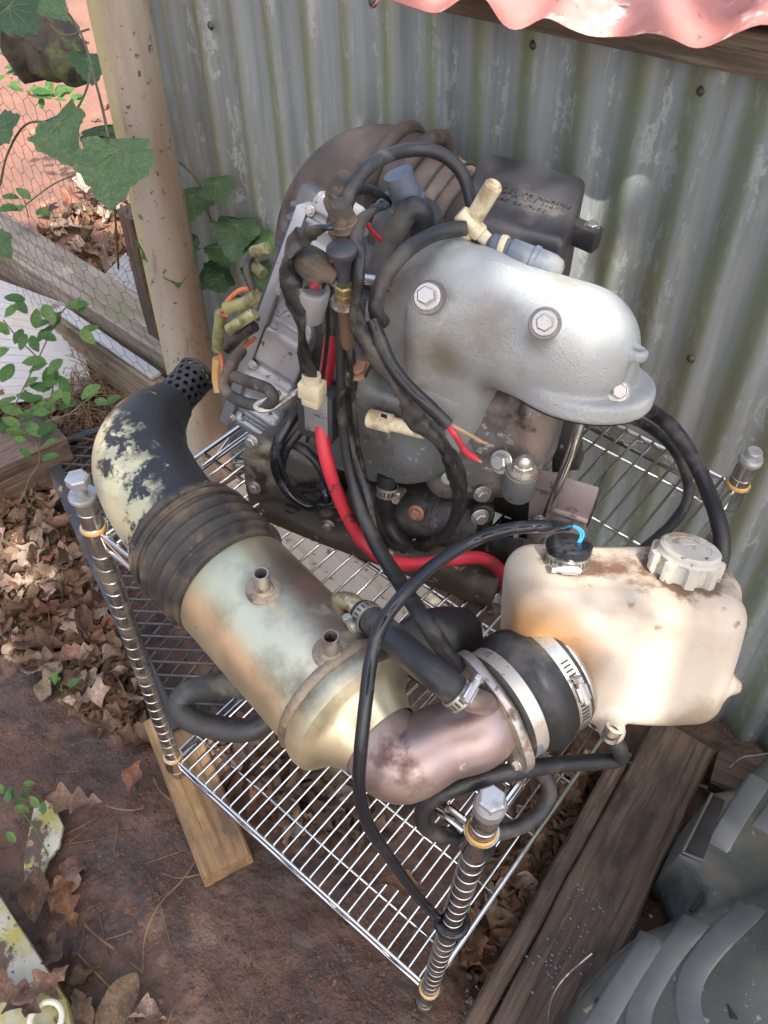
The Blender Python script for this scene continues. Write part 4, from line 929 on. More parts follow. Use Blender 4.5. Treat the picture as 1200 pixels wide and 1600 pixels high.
for body, px, py in (('SAE J1928 MARINE', 768, 291), ('UFTA C-1 1-01', 773, 300), ('64S 0902-51', 772, 310)):
    p = onplane(px, py, q4[0] + ln * .0006, ln); piece('embossed_text', text_mesh(body, .0100, 'embossed_text'), Matrix([[lx[i], ly[i], ln[i], p[i]] for i in range(3)] + [[0, 0, 0, 1]]), air)
# brown rubber intake duct
du = [at(490, 430, y=.20), at(500, 350, y=.245), at(545, 290, y=.26), at(610, 272, y=.262), at(690, 305, y=.265), at(735, 330, y=.265), at(765, 348, y=.265)]
duct = mobj('intake_duct', tube(du, [.058, .061, .063, .060, .050, .047, .046], 40, 10, cap=False), m_duct, en)
for px, py, d_ in ((618, 272, (1, .05, -.1)), (655, 284, (1, .05, -.2))):
    c_ = at(px, py, y=.262); mobj('duct_rib', ring(.0585, .0105, c_, nrm(d_), 40, 10), m_duct, duct)
for px, py in ((684, 302), (704, 312), (724, 324)):
    mobj('duct_fold', ring(.0500, .0018, at(px, py, y=.262), nrm((1, .05, -.25)), 40, 8), m_dust, duct)
# carburettor bodies in the shade between manifold and duct
mobj('carburettor', join(lathe([(.03, 0), (.034, .004), (.034, .07), (.03, .075)], E(610, 420, .17), (.2, .2, 1), 28), box(E(590, 430, .16), (.032, .032, .04), EA, .006), lathe([(.02, 0), (.02, .05)], E(560, 410, .13), EU, 20)), m_crank, en)
mobj('intake_manifold', join(box(np.array([-.075, .155, .885]), (.085, .075, .030), EA, .010), box(np.array([-.075, .225, .885]), (.070, .05, .045), EA, .010)), m_crank, en)
mobj('dark_manifold', box(E(620, 520, .15), (.11, .05, .07), EA, .012), m_crank, en)
# ================================================================== ELECTRICAL BOX
TLp = at(484, 288, z=1.075); BLp = at(350, 655, z=.80)
eL = nrm(TLp - BLp); LEN = float(np.linalg.norm(TLp - BLp)); eW = nrm(EU - (EU @ eL) * eL); eN = np.cross(eW, eL)     # eN faces the viewer
if eN @ (CAMP - TLp) < 0: eN = -eN
EBX = np.array([eW, eL, eN])
def G(px, py, c=0.):
    q = onplane(px, py, BLp + eN * c, eN) - BLp; return np.array([q @ eW, q @ eL, c])
def GW(a, b, c): return BLp + a * eW + b * eL + c * eN
W_E = G(521, 480)[0]
eb = thing('electrical_box', 'grey cast electrical box leaning against the left end of the engine', 'electrical box', BLp)
g1 = G(470, 520); g2a, g2b = G(392, 588), G(500, 618); g3a, g3b = G(378, 640), G(470, 668); g4 = G(492, 440)
g5a, g5b = G(455, 398), G(476, 360)
def ecu_f(P):
    Q = (P - BLp) @ EBX.T
    wv = W_E * (1 - .22 * np.clip((Q[:, 1] - LEN * .55) / (LEN * .45), 0, 1))
    u = Q[:, 0] / wv * W_E
    Q2 = np.stack([u, Q[:, 1], Q[:, 2]], 1)
    d = s_box(Q2, (W_E / 2 + .002, LEN / 2, -.022), (W_E / 2 - .006, LEN / 2 - .004, .022), None, .008)
    d = smin(d, s_cyl(Q2, (g1[0] - .006, g1[1], -.01), (g1[0] - .006, g1[1], .006), .022, .003), .003)
    d = smin(d, s_cap(Q2, (.016, g2a[1], .0), (W_E - .01, g2a[1], .0), .013), .006)
    d = smin(d, s_cap(Q2, (.018, g3a[1] + .008, -.002), (W_E - .012, g3a[1] + .008, -.002), .009), .005)
    d = smin(d, s_cap(Q2, (.018, g3a[1] - .014, -.002), (W_E - .012, g3a[1] - .014, -.002), .008), .005)
    d = smin(d, s_box(Q2, (W_E * .55, LEN * .40, .001), (.028, .022, .006), None, .003), .004)
    d = smin(d, s_cap(Q2, (.018, G(440, 440)[1], .0), (.05, G(440, 440)[1], .0), .012), .005)
    for k in range(3):
        d = smax(d, -s_box(Q2, (.030 + .004 * k, LEN * (.70 + .08 * k), .004), (.012, .009, .006), None, .003), .002)
    d = smin(d, s_box(Q2, (.03, LEN * .97, .001), (.014, .010, .006), None, .003), .004)
    return d
pts = np.array([GW(a, b, c) for a in (-.005, W_E + .01) for b in (-.005, LEN + .01) for c in (-.05, .02)])
mobj('case', sdf_mesh(ecu_f, pts.min(0) - .005, pts.max(0) + .005, .0019), m_ecu, eb, auto=0)
mobj('parting_flange', box(GW(.003, LEN * .46, -.012), (.0065, LEN * .465, .018), EBX, .0015), m_ecu, eb)
mobj('back_cover', box(GW(-.008, LEN * .5, -.034), (.010, LEN * .46, .014), EBX, .003), m_airbox, eb)
for k in range(4): mobj('cooling_fin', box(GW(-.009, LEN * (.74 + .05 * k), -.026), (.010, .0025, .012), EBX, .001), m_airbox, eb)
mobj('cable_boss', lathe([(.0145, -.03), (.0145, .0), (.0135, .002), (.0105, .002), (.0095, -.004)], E(490, 452, -.012), nrm(eL * .9 + eN * .35), 28), m_ecu, eb)
for k, (b_, l_) in enumerate(((.075, .34), (.095, .30), (.36, .45), (.52, .40), (.90, .5))):
    mobj('case_rib', box(GW(W_E * .56, LEN * b_, .0022), (W_E * l_ * .8, .0026, .0045), EBX, .001), m_ecu, eb)
for a_, b_ in ((.012, .04), (.012, .30), (.012, .62), (.012, .93), (W_E - .014, .045)):
    piece('case_screw', m_boltme, frame(GW(a_, LEN * b_, .006), eN, s=(.0038,) * 3), eb)
mobj('mount_lug', lathe([(.010, 0), (.010, .03)], E(392, 688, .02), EU, 20), m_magneto, eb)
# grommet ring with a steel rod looped through
rr = mobj('rubber_loop', tube([E(378, 548, .035), E(360, 572, .005), E(350, 604, -.008), E(370, 624, -.026), E(405, 634, -.031), E(426, 626, -.031), E(420, 609, -.028), E(390, 597, -.014), E(366, 588, -.002)], .0060, 10, 6), m_dust, eb)
mobj('wire_rod', tube([E(437, 613, -.02), E(425, 620, -.028), E(400, 633, -.036), E(408, 641, -.038), E(430, 636, -.03), E(455, 618, -.02), E(478, 602, -.005)], .0028, 8, 6), m_fit, eb)
# ================================================================== HOSES AND CABLES
def hose(name, label, cat, pts, r, m=None, n=12, sub=8, wob=.03, flat=1., seed=0, group=None, saw=0.):
    t = thing(name, label, cat, np.array(pts[0]) * [1, 1, 1], group)
    mobj('hose_body' if 'hose' in name else 'cable_body', tube(pts, r, n, sub, wob=wob, flat=flat, seed=seed, saw=saw), m or m_rub, t); return t
t = hose('vent_hose', 'thin black hose arching over the top of the engine to the blue grey boot', 'hose', Es((536, 352, .02), (548, 300, .04), (580, 258, .07), (630, 236, .11), (682, 238, .13), (720, 268, .135), (738, 320, .13), (746, 360, .125), (760, 376, .12), (785, 384, .115)), .0060, m_rub)
boot = lathe([(.0065, -.004), (.0105, 0), (.0105, .006), (.009, .008), (.0105, .011), (.0105, .016), (.0125, .018), (.0125, .038), (.0142, .039), (.0142, .043), (.0130, .044), (.0130, .058), (.010, .066), (.005, .069)], E(768, 382, .118), EU * .95 + np.array([0, 0, -.12]), 28)
mobj('spark_boot', boot, m_boot, t)
mobj('boot_collar', lathe([(.0108, 0), (.0112, .001), (.0112, .005), (.0108, .006)], E(768, 382, .118) + EU * .008, EU, 24), m_cream, t)
t = hose('ignition_lead', 'short black lead crossing under the arched hose near the grey box', 'cable', Es((545, 300, .045), (575, 296, .09), (600, 310, .12), (622, 320, .13)), .0046)
for (px, py, s, d, r) in ((534, 300, .05, (.25, .1, 1), .0125), (534, 343, .02, (.05, -.2, 1), .012)):
    p = E(px, py, s); dd = nrm(d)
    mobj('ribbed_boot', join(lathe([(r * .7, -.02), (r, -.014), (r * .95, .004), (r * .8, .010), (r * .62, .016)], p, dd, 24), *[ring(r * .96, .0014, p + dd * q_, dd, 24, 5) for q_ in (-.012, -.006, 0)]), m_dust, t)
bz = lathe([(.008, -.004), (.0165, 0), (.0165, .004), (.014, .006), (.0145, .012), (.0135, .016), (.0135, .03), (.010, .03)], E(640, 318, .12), nrm((-.35, -.2, .9)), 28); mobj('plug_boot', bz, m_boot, t)
t = hose('coolant_hose', 'fat black rubber hose bent over beside the silver manifold', 'hose', Es((590, 445, .06), (598, 405, .075), (618, 360, .09), (640, 330, .10), (655, 330, .105), (660, 350, .11), (652, 395, .12), (640, 420, .13)), .0112, m_rub, 16)
up_clamp('hose_clamp', E(592, 442, .062), E(598, 405, .075) - E(590, 445, .06), .0115, .009, t, screw_dir=-EV)
t = hose('tee_hose', 'black hose looping up the left of the silver manifold to the cream tee', 'hose', Es((598, 505, .02), (588, 488, .015), (590, 460, .018), (606, 425, .03), (635, 392, .05), (668, 370, .08), (700, 360, .10), (728, 356, .11)), .0070)
t = thing('tee_connector', 'yellowed plastic tee fitting standing in front of the black airbox', 'tee fitting', E(730, 360, .115))
mobj('tee_barrel', join(lathe([(.005, -.02), (.006, -.018), (.006, .0), (.008, .001), (.008, .024), (.007, .026), (.0056, .026), (.0056, .05), (.004, .05)], E(718, 378, .118), nrm(E(768, 300, .125) - E(718, 378, .118)), 20)), m_cream, t, auto=30)
mobj('tee_branch', lathe([(.0068, -.016), (.0082, -.014), (.0082, .010), (.0064, .012), (.0064, .03)], E(738, 352, .118), nrm((.6, .2, -.45)), 20), m_cream, t, auto=30)
mobj('tee_socket', lathe([(.006, .0), (.0082, .002), (.0082, .036), (.0066, .038), (.0056, .036)], E(741, 340, .122), nrm(E(770, 292, .122) - E(741, 340, .122)), 20), m_cream, t, auto=30)
# black taped harness down to the relay
t = hose('taped_harness', 'flat black taped harness hanging over the grey box to a cream plug', 'harness', Es((520, 352, .0), (490, 362, -.008), (460, 380, -.014), (450, 410, -.018), (458, 460, -.024), (470, 510, -.024), (474, 550, -.022), (486, 590, -.018)), [.0065, .0078, .0082, .0095, .0092, .0078, .007, .007], m_tape, 14, 10, .22, .45, 2, saw=.05)
mobj('cream_plug', join(box(E(488, 608, -.018), (.0115, .009, .009), EA, .002), box(E(490, 622, -.018), (.009, .009, .006), EA, .002), lathe([(.009, 0), (.009, .008)], E(487, 597, -.018), (0, 0, 1), 14)), m_cream, t)
t = thing('relay_box', 'square black relay with a grey face hanging below the cream plug', 'relay', E(500, 650, .01))
mobj('relay_body', box(E(500, 642, .01), (.0195, .012, .030), EA, .002), m_airbox, t); mobj('relay_face', box(E(494, 645, -.0035), (.013, .0012, .026), EA, .0005), m_ecu, t)
# wide harness across the front of the manifold
t = hose('engine_harness', 'thick taped black harness crossing the front of the manifold and curling under it', 'harness', Es((600, 318, .06), (575, 335, .04), (556, 365, .02), (560, 420, .002), (556, 490, -.004), (575, 540, -.008), (607, 585, -.010), (636, 622, -.012), (654, 662, -.010), (688, 690, -.006), (712, 738, -.004), (718, 785, -.004), (700, 830, .0), (668, 850, .01), (645, 856, .018)), [.0065, .0068, .0072, .0076, .0082, .0086, .0090, .0098, .0104, .0095, .0088, .0090, .0090, .0088, .0086], m_tape, 14, 10, .22, .62, 5, saw=.05)
up_clamp('hose_clip', E(649, 856, .018), E(668, 850, .01) - E(645, 856, .018), .0096, .015, t, mb=m_cream, screw_dir=-EV)
t = hose('cut_cable', 'black sheathed cable with a red and a tan wire end before the manifold', 'cable', Es((582, 500, .004), (592, 525, -.002), (612, 570, -.014), (640, 606, -.020), (668, 632, -.022), (700, 664, -.020)), .0060, m_tape, 12, 8, .05)
mobj('red_wire', tube(Es((700, 664, -.020), (714, 684, -.022), (726, 704, -.020), (744, 717, -.014)), .0030, 8, 6), m_red, t); mobj('tan_wire', tube(Es((703, 663, -.018), (720, 672, -.018), (740, 683, -.012), (752, 690, -.008)), .0018, 8, 6), m_tanwire, t)
mobj('bare_strands', join(tube(Es((743, 716, -.014), (752, 722, -.012)), .0018, 6, 1), tube(Es((751, 689, -.008), (761, 693, -.006)), .0018, 6, 1)), m_copper, t)
t = thing('cream_connector', 'cream two part plastic plug poking out from under the taped harness', 'connector', E(605, 650, .015))
mobj('plug_end', lathe([(.0088, 0), (.0095, .001), (.0095, .024), (.0085, .025), (.0075, .025)], E(576, 653, .012), EU + np.array([0, 0, .10]), 20), m_cream, t, auto=30); mobj('plug_tail', lathe([(.0072, .025), (.0068, .06)], E(576, 653, .012), EU + np.array([0, 0, .10]), 20), m_cream, t); mobj('plug_slot', box(E(600, 650, .0015), (.003, .0008, .0018), EA), m_dark, t)
# red battery cable
t = hose('red_cable', 'thick red battery cable curving round the front of the crankcase', 'cable', Es((520, 470, .04), (518, 530, .03), (508, 600, .02), (503, 670, .0), (512, 725, -.012), (535, 790, -.016), (565, 845, -.022), (600, 874, -.030), (650, 882, -.030), (705, 874, -.018), (750, 872, .005), (780, 890, .02), (790, 925, .03)), .0073, m_red, 14)
mobj('black_sleeve', tube(Es((522, 440, .045), (521, 480, .038), (519, 520, .031)), .0098, 12, 6), m_tape, t)
# long black cables down to the boot
t = hose('battery_cable', 'long black cable running from the choke knob down to the rubber boot', 'cable', Es((530, 470, .015), (532, 540, .01), (533, 620, .005), (540, 700, -.004), (556, 770, -.018), (585, 845, -.042), (625, 910, -.080)) + [at(660, 965, z=.865), at(690, 1010, z=.845), at(715, 1045, z=.82)], [.0048, .0048, .0050, .0054, .0062, .0080, .0082, .0082, .0082, .0082], m_rub, 12)
t = hose('ground_cable', 'second black cable running beside the red battery cable', 'cable', Es((545, 470, .02), (541, 560, .015), (540, 650, .01), (556, 720, .0), (575, 780, -.012), (586, 838, -.034)), .0068, m_tape, 10)
t = hose('throttle_cable', 'thin black cable sagging in a loop below the grey box', 'cable', Es((478, 620, .03), (455, 655, .018), (436, 690, .0), (432, 730, -.006), (450, 768, -.010), (480, 790, -.010), (502, 788, -.006), (510, 770, .0), (500, 760, .01), (450, 768, .02)), .0066, m_wet, 10)
t = hose('pulse_line', 'thin black line looping beside the sagging cable at the magneto', 'cable', Es((490, 640, .03), (470, 672, .016), (446, 705, .002), (440, 745, -.002), (458, 775, -.004)), .0050, m_tape, 10)
t = hose('shielded_line', 'black curved line running over the magneto cover', 'cable', Es((450, 690, .02), (478, 705, .015), (500, 730, .012), (512, 762, .012)), .0052, m_rub, 10)
t = hose('drain_hose', 'upright black hose with a slotted clamp under the cylinder', 'hose', Es((606, 742, .03), (602, 775, .022), (603, 810, .016), (618, 840, .010), (640, 858, .012)), .0108, m_rub, 14)
up_clamp('hose_clamp', E(605, 766, .024), E(606, 742, .03) - E(602, 775, .022), .0112, .011, t, screw_dir=EU)
# thin wires tangled between the harnesses
for pts, r_t, m_t, lab in ((((506, 440, -.004), (512, 500, .006), (508, 560, .01), (498, 620, .004), (480, 690, .004)), .0020, m_tape, 'thin black wire hanging behind the cream plug'), (((548, 400, .02), (558, 470, .012), (548, 540, .006), (552, 620, .006), (560, 700, .002)), .0022, m_tape, 'thin black wire beside the brown choke sleeve'), (((570, 345, .05), (588, 368, .07), (618, 386, .10), (650, 396, .13), (678, 398, .14)), .0022, m_red, 'short red wire passing behind the silver manifold'), (((545, 480, .02), (575, 520, .012), (590, 545, .006), (570, 590, .012)), .0018, m_rub, 'thin dark wire looping in front of the cylinder bolt'), (((430, 690, .0), (445, 740, -.012), (470, 775, -.016), (505, 790, -.010), (540, 780, .0)), .0024, m_wet, 'thin shiny wire low across the magneto cover'), (((560, 700, .0), (575, 760, -.004), (590, 812, -.006), (612, 850, -.006)), .0026, m_tape, 'thin black wire beside the upright hose under the cylinder')):
    o = mobj('thin_wire', tube(Es(*pts), r_t, 7, 6, wob=.1), m_t, base=E(*pts[0])); meta(o, lab, 'wire')
# choke knob
ck = thing('choke_knob', 'black mushroom choke knob on a brass nut above the harness', 'choke knob', E(534, 420, .0))
kp = E(534, 390, -.002); kd = nrm((.02, -.12, 1))
mobj('knob', lathe([(.0065, -.030), (.0068, -.022), (.0078, -.012), (.0118, -.004), (.0130, -.001), (.0126, .0015), (.009, .0035), (.0, .004)][:-1], kp, kd, 36), m_airbox, ck)
hp_ = hexhead(.0090, .008)
kx = nrm(np.cross(kd, [0, 1, 0])); ky = np.cross(kd, kx)
mobj('brass_nut', join(([kp - kd * .043 + kx * a + ky * b + kd * c for a, b, c in hp_[0]], hp_[1]), ([kp - kd * .052 + kx * a * .9 + ky * b * .9 + kd * c for a, b, c in hp_[0]], hp_[1])), m_brass, ck, smooth=False)
mobj('bracket', join(lathe([(.0125, -.003), (.014, 0), (.0125, .003)], kp - kd * .054, kd, 28), prism([E(515, 445, .0), E(545, 470, .0), E(548, 455, .03), E(520, 435, .03)], (0, 0, .004), .001)), m_fit, ck)
mobj('cable_sleeve', lathe([(.0068, -.105), (.0075, -.1), (.0075, -.055)], kp, kd, 16), m_brown, ck)
mobj('sheath_end', tube([kp - kd * .1, kp - kd * .16, E(533, 610, .004), E(531, 650, .004)], .0052, 10, 5), m_tape, ck)
# ribbed big boot lying on the grey box with red wire
t = thing('spark_cap', 'ribbed black rubber cap lying sideways on the grey box', 'cap', E(490, 405, .0))
p = E(476, 405, -.004); dd = nrm(EU * .9 + np.array([0, 0, -.28]))
mobj('cap_body', join(lathe([(.008, -.008), (.0125, -.004), (.0138, .004), (.0138, .012), (.0118, .019), (.0080, .024), (.0065, .031), (.005, .031)], p, dd, 28), *[tube([p + dd * .0 + q_ * .0134, p + dd * .012 + q_ * .0139, p + dd * .0200 + q_ * .0114], .0008, 5, 3) for q_ in [(np.cross(dd, [0, 0, 1]) * math.cos(a) + np.cross(dd, np.cross(dd, [0, 0, 1])) * math.sin(a)) for a in np.arange(0, 2 * PI, PI / 9)]]), m_dust, t)
mobj('lead_wire', join(tube(Es((506, 408, -.002), (516, 407, .0), (526, 408, .004)), .0022, 7, 3), tube(Es((506, 414, -.002), (516, 415, .0), (526, 416, .004)), .0022, 7, 3)), m_orange, t)
mobj('lead_tail', tube(Es((512, 420, .0), (500, 434, -.004), (488, 448, -.008)), .0036, 8, 4), m_red, t)
# wiring behind the grey box
t = thing('wiring_bundle', 'tangle of orange and grimy olive wires sticking out behind the grey box', 'wiring', E(385, 500, .06))
for (pts, r, m, nm) in (
    (((402, 455, .07), (378, 452, .06), (356, 470, .055), (345, 492, .05), (354, 492, .045)), .0024, m_orange, 'orange_wire'),
    (((398, 528, .06), (378, 545, .055), (362, 565, .05), (350, 590, .05), (346, 560, .06), (340, 540, .06)), .0026, m_orange, 'orange_wire'),
    (((400, 462, .06), (380, 474, .055), (352, 482, .05)), .0065, m_olive, 'olive_sleeve'), (((398, 488, .055), (380, 500, .05), (358, 515, .045)), .0066, m_olive, 'olive_sleeve'),
    (((345, 488, .06), (342, 515, .06), (339, 545, .06)), .0062, m_olive, 'olive_sleeve'), (((395, 394, .08), (408, 390, .08), (418, 388, .08)), .0058, m_olive, 'olive_sleeve'), (((392, 412, .08), (402, 420, .078), (412, 428, .075)), .0060, m_olive, 'olive_sleeve'),
    (((394, 398, .08), (388, 412, .075), (387, 428, .07), (396, 452, .065)), .0042, m_tape, 'black_wire'), (((398, 510, .05), (375, 525, .05), (355, 545, .05)), .0060, m_tape, 'black_wire'),
    (((340, 560, .06), (338, 590, .055), (342, 612, .05)), .0055, mat('amber_plug', (.42, .26, .09), rough=.5), 'amber_plug'),
    (((395, 470, .08), (370, 460, .09), (352, 475, .09), (345, 500, .09)), .0028, m_tape, 'black_wire')):
    mobj(nm, tube(Es(*pts), r, 9, 5, wob=.05), m, t)
# wet sender cable wrapping the front post
pts = [gc + gd * .036 + np.array([-.004, -.002, 0]), at(860, 822, z=.955), at(800, 826, z=.955), at(740, 845, z=.945), at(680, 882, z=.945), at(630, 930, z=.945), at(597, 975, z=.935), at(580, 1030, z=.915), at(571, 1100, z=.895), at(563, 1180, z=.865), at(562, 1240, z=.82), at(576, 1290, z=.76), at(612, 1345, z=.66), at(648, 1395, z=.56), at(680, 1430, z=.47)]
fx_, fy_ = XR, -YR
for k_ in range(9):
    a = PI + .5 + k_ * .62; pts.append(np.array([fx_ + .0165 * math.cos(a), fy_ + .0165 * math.sin(a), .445 - .0012 * k_]))
hose('sender_cable', 'wet shiny black cable from the tank sender down to a wrap round the front post', 'cable', pts, .0057, m_wet, 10, 8, .02)
# hose loop under the barrel
hose('loop_hose', 'dusty black hose loop hanging below the barrel over the lower shelf', 'hose', [at(430, 1040, z=.70), at(390, 1068, z=.66), at(340, 1072, z=.62), at(296, 1082, z=.60), at(280, 1103, z=.59), at(300, 1125, z=.585), at(350, 1139, z=.58), at(395, 1138, z=.585), at(430, 1110, z=.60), at(450, 1070, z=.66)], .0145, mat('moss_dusted_hose', (.035, .035, .034), [((.13, .125, .085), 8, .45, .62, None, .8)], rough=.5, bump=.2, bscale=120), 16)
# tank outlet hose
hose('tank_hose', 'grey rubber hose bending from the tank outlet and looping behind the front post', 'hose', [op + np.array([0, -.004, .004]), at(955, 1150, z=.755), at(968, 1172, z=.735), at(966, 1186, z=.713), at(935, 1190, z=.72), at(870, 1195, z=.74), at(790, 1208, z=.762), at(720, 1228, z=.758), at(672, 1252, z=.74), at(660, 1280, z=.715), at(682, 1302, z=.692), at(735, 1306, z=.672), at(800, 1296, z=.665), at(842, 1272, z=.665), at(858, 1235, z=.675), at(846, 1205, z=.69), at(830, 1190, z=.70)], [.0068] + [.0080] * 16, m_rub, 14)
# hoses on the right behind the tank
hose('fuel_line', 'thick black hose dropping from under the manifold outlet behind the white cap', 'hose', [E(985, 630, .13), at(1012, 640, d=.96), at(1050, 668, d=.95), at(1082, 715, d=.93), at(1105, 765, d=.91), at(1122, 812, d=.88), at(1128, 850, d=.87), at(1122, 890, d=.88), at(1095, 935, d=.90), at(1060, 965, d=.92)], .0088, m_rub, 14)
hose('grey_line', 'thinner grey rubber line curving over the shelf wires right of the engine', 'hose', [E(960, 648, .14), at(1000, 660, d=1.02), at(1040, 688, d=1.0), at(1066, 725, d=.98), at(1076, 770, d=.96), at(1062, 805, d=.95), at(1030, 838, d=.93), at(990, 870, d=.90)], .0062, m_rub, 12)
hose('trailing_cord', 'thin black cord crossing the wide damp plank towards the grey cover', 'cord', [at(960, 1185, z=.08), at(1000, 1196, z=.062), at(1050, 1212, z=.060), at(1105, 1232, z=.060)], .0052, m_rub, 10)
hose('loose_wire', 'thin grey wire curling along the foot of the shed wall in the corner', 'wire', [at(1140, 1200, z=.06), at(1160, 1184, z=.07), at(1185, 1180, z=.09), at(1230, 1172, z=.12)], .0016, m_fit, 7)
lt = mobj('copper_tag', box(at(805, 1222, z=.69), (.010, .002, .006), EA, .0008), m_copper, base=at(805, 1222, z=.69)); meta(lt, 'tiny copper coloured tag hanging behind the front post bolt', 'tag')
# ================================================================== GREY MOULDED COVER, lower right
m_cov = mat('grey_moulded_plastic', (.062, .066, .060), [((.11, .11, .105), 5, .5, .7, None, .4), ((.085, .078, .06), 12, .56, .74, None, .7), ((.24, .22, .17), 60, .70, .76, None, .7)], rough=.36, rvar=.08, bump=.06, bscale=120, var=.08)
ZC = .20
XY = lambda px, py, z=ZC: at(px, py, z=z)[:2]
outl = [XY(*q) for q in ((1150, 1232), (1118, 1236), (1095, 1262), (1062, 1335), (1083, 1352), (1098, 1385), (1090, 1415), (1062, 1436), (1010, 1455), (955, 1502), (905, 1560), (868, 1625), (850, 1720), (1010, 1850), (1450, 1700), (1500, 1350), (1300, 1170), (1200, 1180))]
OX = np.array(outl)
def polysd(x, y):
    d = np.full(x.shape, 1e9); ins = np.zeros(x.shape, bool)
    for i in range(len(OX)):
        a, b = OX[i], OX[(i + 1) % len(OX)]; e = b - a
        t = np.clip(((x - a[0]) * e[0] + (y - a[1]) * e[1]) / (e @ e), 0, 1)
        d = np.minimum(d, np.hypot(x - a[0] - t * e[0], y - a[1] - t * e[1]))
        c = ((a[1] > y) != (b[1] > y)) & (x < (b[0] - a[0]) * (y - a[1]) / (b[1] - a[1] + 1e-12) + a[0]); ins ^= c
    return np.where(ins, -d, d)
ribs = [[(925, 1620), (960, 1560), (1000, 1500), (1022, 1462)], [(992, 1640), (997, 1575), (1035, 1505), (1085, 1442)], [(1078, 1640), (1066, 1560), (1092, 1500), (1160, 1428)], [(1122, 1322), (1150, 1275), (1190, 1215)], [(1188, 1300), (1215, 1262), (1250, 1200)]]
ribs = [[XY(*q, z=ZC + .015) for q in r_] for r_ in ribs]
dome = XY(1205, 1500, ZC + .03); stp = [XY(1080, 1440), XY(1200, 1398), XY(1300, 1370)]
def cov_h(x, y):
    h = ZC + .25 * np.clip((x - .47), 0, .3) - .35 * np.clip(.47 - x, 0, .2)
    # lower section is a step higher than the upper one
    n_ = np.array([stp[1][1] - stp[0][1], -(stp[1][0] - stp[0][0])]); n_ = n_ / np.linalg.norm(n_)
    sd_ = (x - stp[0][0]) * n_[0] + (y - stp[0][1]) * n_[1]
    if (np.array(XY(1000, 1560)) - stp[0]) @ n_ < 0: sd_ = -sd_
    h = h + .016 / (1 + np.exp(-np.clip(sd_ / .004, -30, 30)))
    for k_, r_ in enumerate(ribs):
        C_ = np.array([c[:2] for c in crom([[*q, 0] for q in r_], 5)]); dm = np.full(x.shape, 1e9)
        for i in range(len(C_) - 1):
            e = C_[i + 1] - C_[i]; t_ = np.clip(((x - C_[i][0]) * e[0] + (y - C_[i][1]) * e[1]) / (e @ e), 0, 1)
            dm = np.minimum(dm, np.hypot(x - C_[i][0] - t_ * e[0], y - C_[i][1] - t_ * e[1]))
        h = h + 0 * dm
    r2 = ((x - dome[0]) ** 2 + (y - dome[1]) ** 2); h = h + .045 * np.exp(-r2 / .0045)
    return h
gcv = thing('grey_plastic_cover', 'large grey moulded plastic cover with raised ribs in the lower right corner', 'cover', (*XY(1100, 1500), 0.))
from mathutils.geometry import delaunay_2d_cdt
ol = []
for i in range(len(OX)):
    a, b = OX[i], OX[(i + 1) % len(OX)]; n_ = max(1, int(np.linalg.norm(b - a) / .006)); ol += [a + (b - a) * t / n_ for t in range(n_)]
ol = np.array(ol)
gxx, gyy = np.meshgrid(np.arange(.36, .90, .0042), np.arange(-.36, .50, .0042)); gxx = gxx.ravel(); gyy = gyy.ravel(); pdv = polysd(gxx, gyy)
pin = np.stack([gxx, gyy], 1)[pdv < -.0022]
allp = np.concatenate([ol, pin]); ne = len(ol)
vs_, es_, fs_, ov_, oe_, of_ = delaunay_2d_cdt([Vector(p.tolist()) for p in allp], [(i, (i + 1) % ne) for i in range(ne)], [], 1, 1e-6)
vx = np.array([tuple(v) for v in vs_]); pdv = polysd(vx[:, 0], vx[:, 1]); hv = cov_h(vx[:, 0], vx[:, 1]) - .010 * np.clip(1 + pdv / .012, 0, 1) ** 2
V = [(x, y, z) for (x, y), z in zip(vx, hv)]; F = [tuple(f) for f in fs_]
nv = len(V); V += [(p[0], p[1], .03) for p in ol]; onb = [ov.index(i) if False else None for i in ()] if False else None
first = {}
for k_, src_ in enumerate(ov_):
    for q_ in src_:
        if q_ < ne: first[q_] = k_
for i in range(ne):
    i2 = (i + 1) % ne
    if i in first and i2 in first: F.append((first[i], nv + i, nv + i2, first[i2]))
bm = bmesh.new(); bv = [bm.verts.new(v) for v in V]
for f in F:
    try: bm.faces.new([bv[i] for i in f])
    except ValueError: pass
bmesh.ops.recalc_face_normals(bm, faces=bm.faces[:]); bm.verts.index_update()
V = [tuple(v.co) for v in bm.verts]; F = [tuple(v.index for v in f.verts) for f in bm.faces]; bm.free()
mobj('cover_shell', (V, F), m_cov, gcv, auto=50)
def covp(px, py, dz=.0):
    p = at(px, py, z=ZC)
    for _ in range(4): p = at(px, py, z=float(cov_h(np.array([p[0]]), np.array([p[1]]))[0]) + dz)
    return p
m_rib = mat('sky_lit_rib_plastic', (.105, .11, .115), [((.14, .14, .14), 8, .5, .75, None, .4), ((.10, .095, .08), 25, .62, .8, None, .7)], rough=.38, bump=.08, bscale=150, var=.08)  # lighter than the shell: sky light on the ribs put into the colour
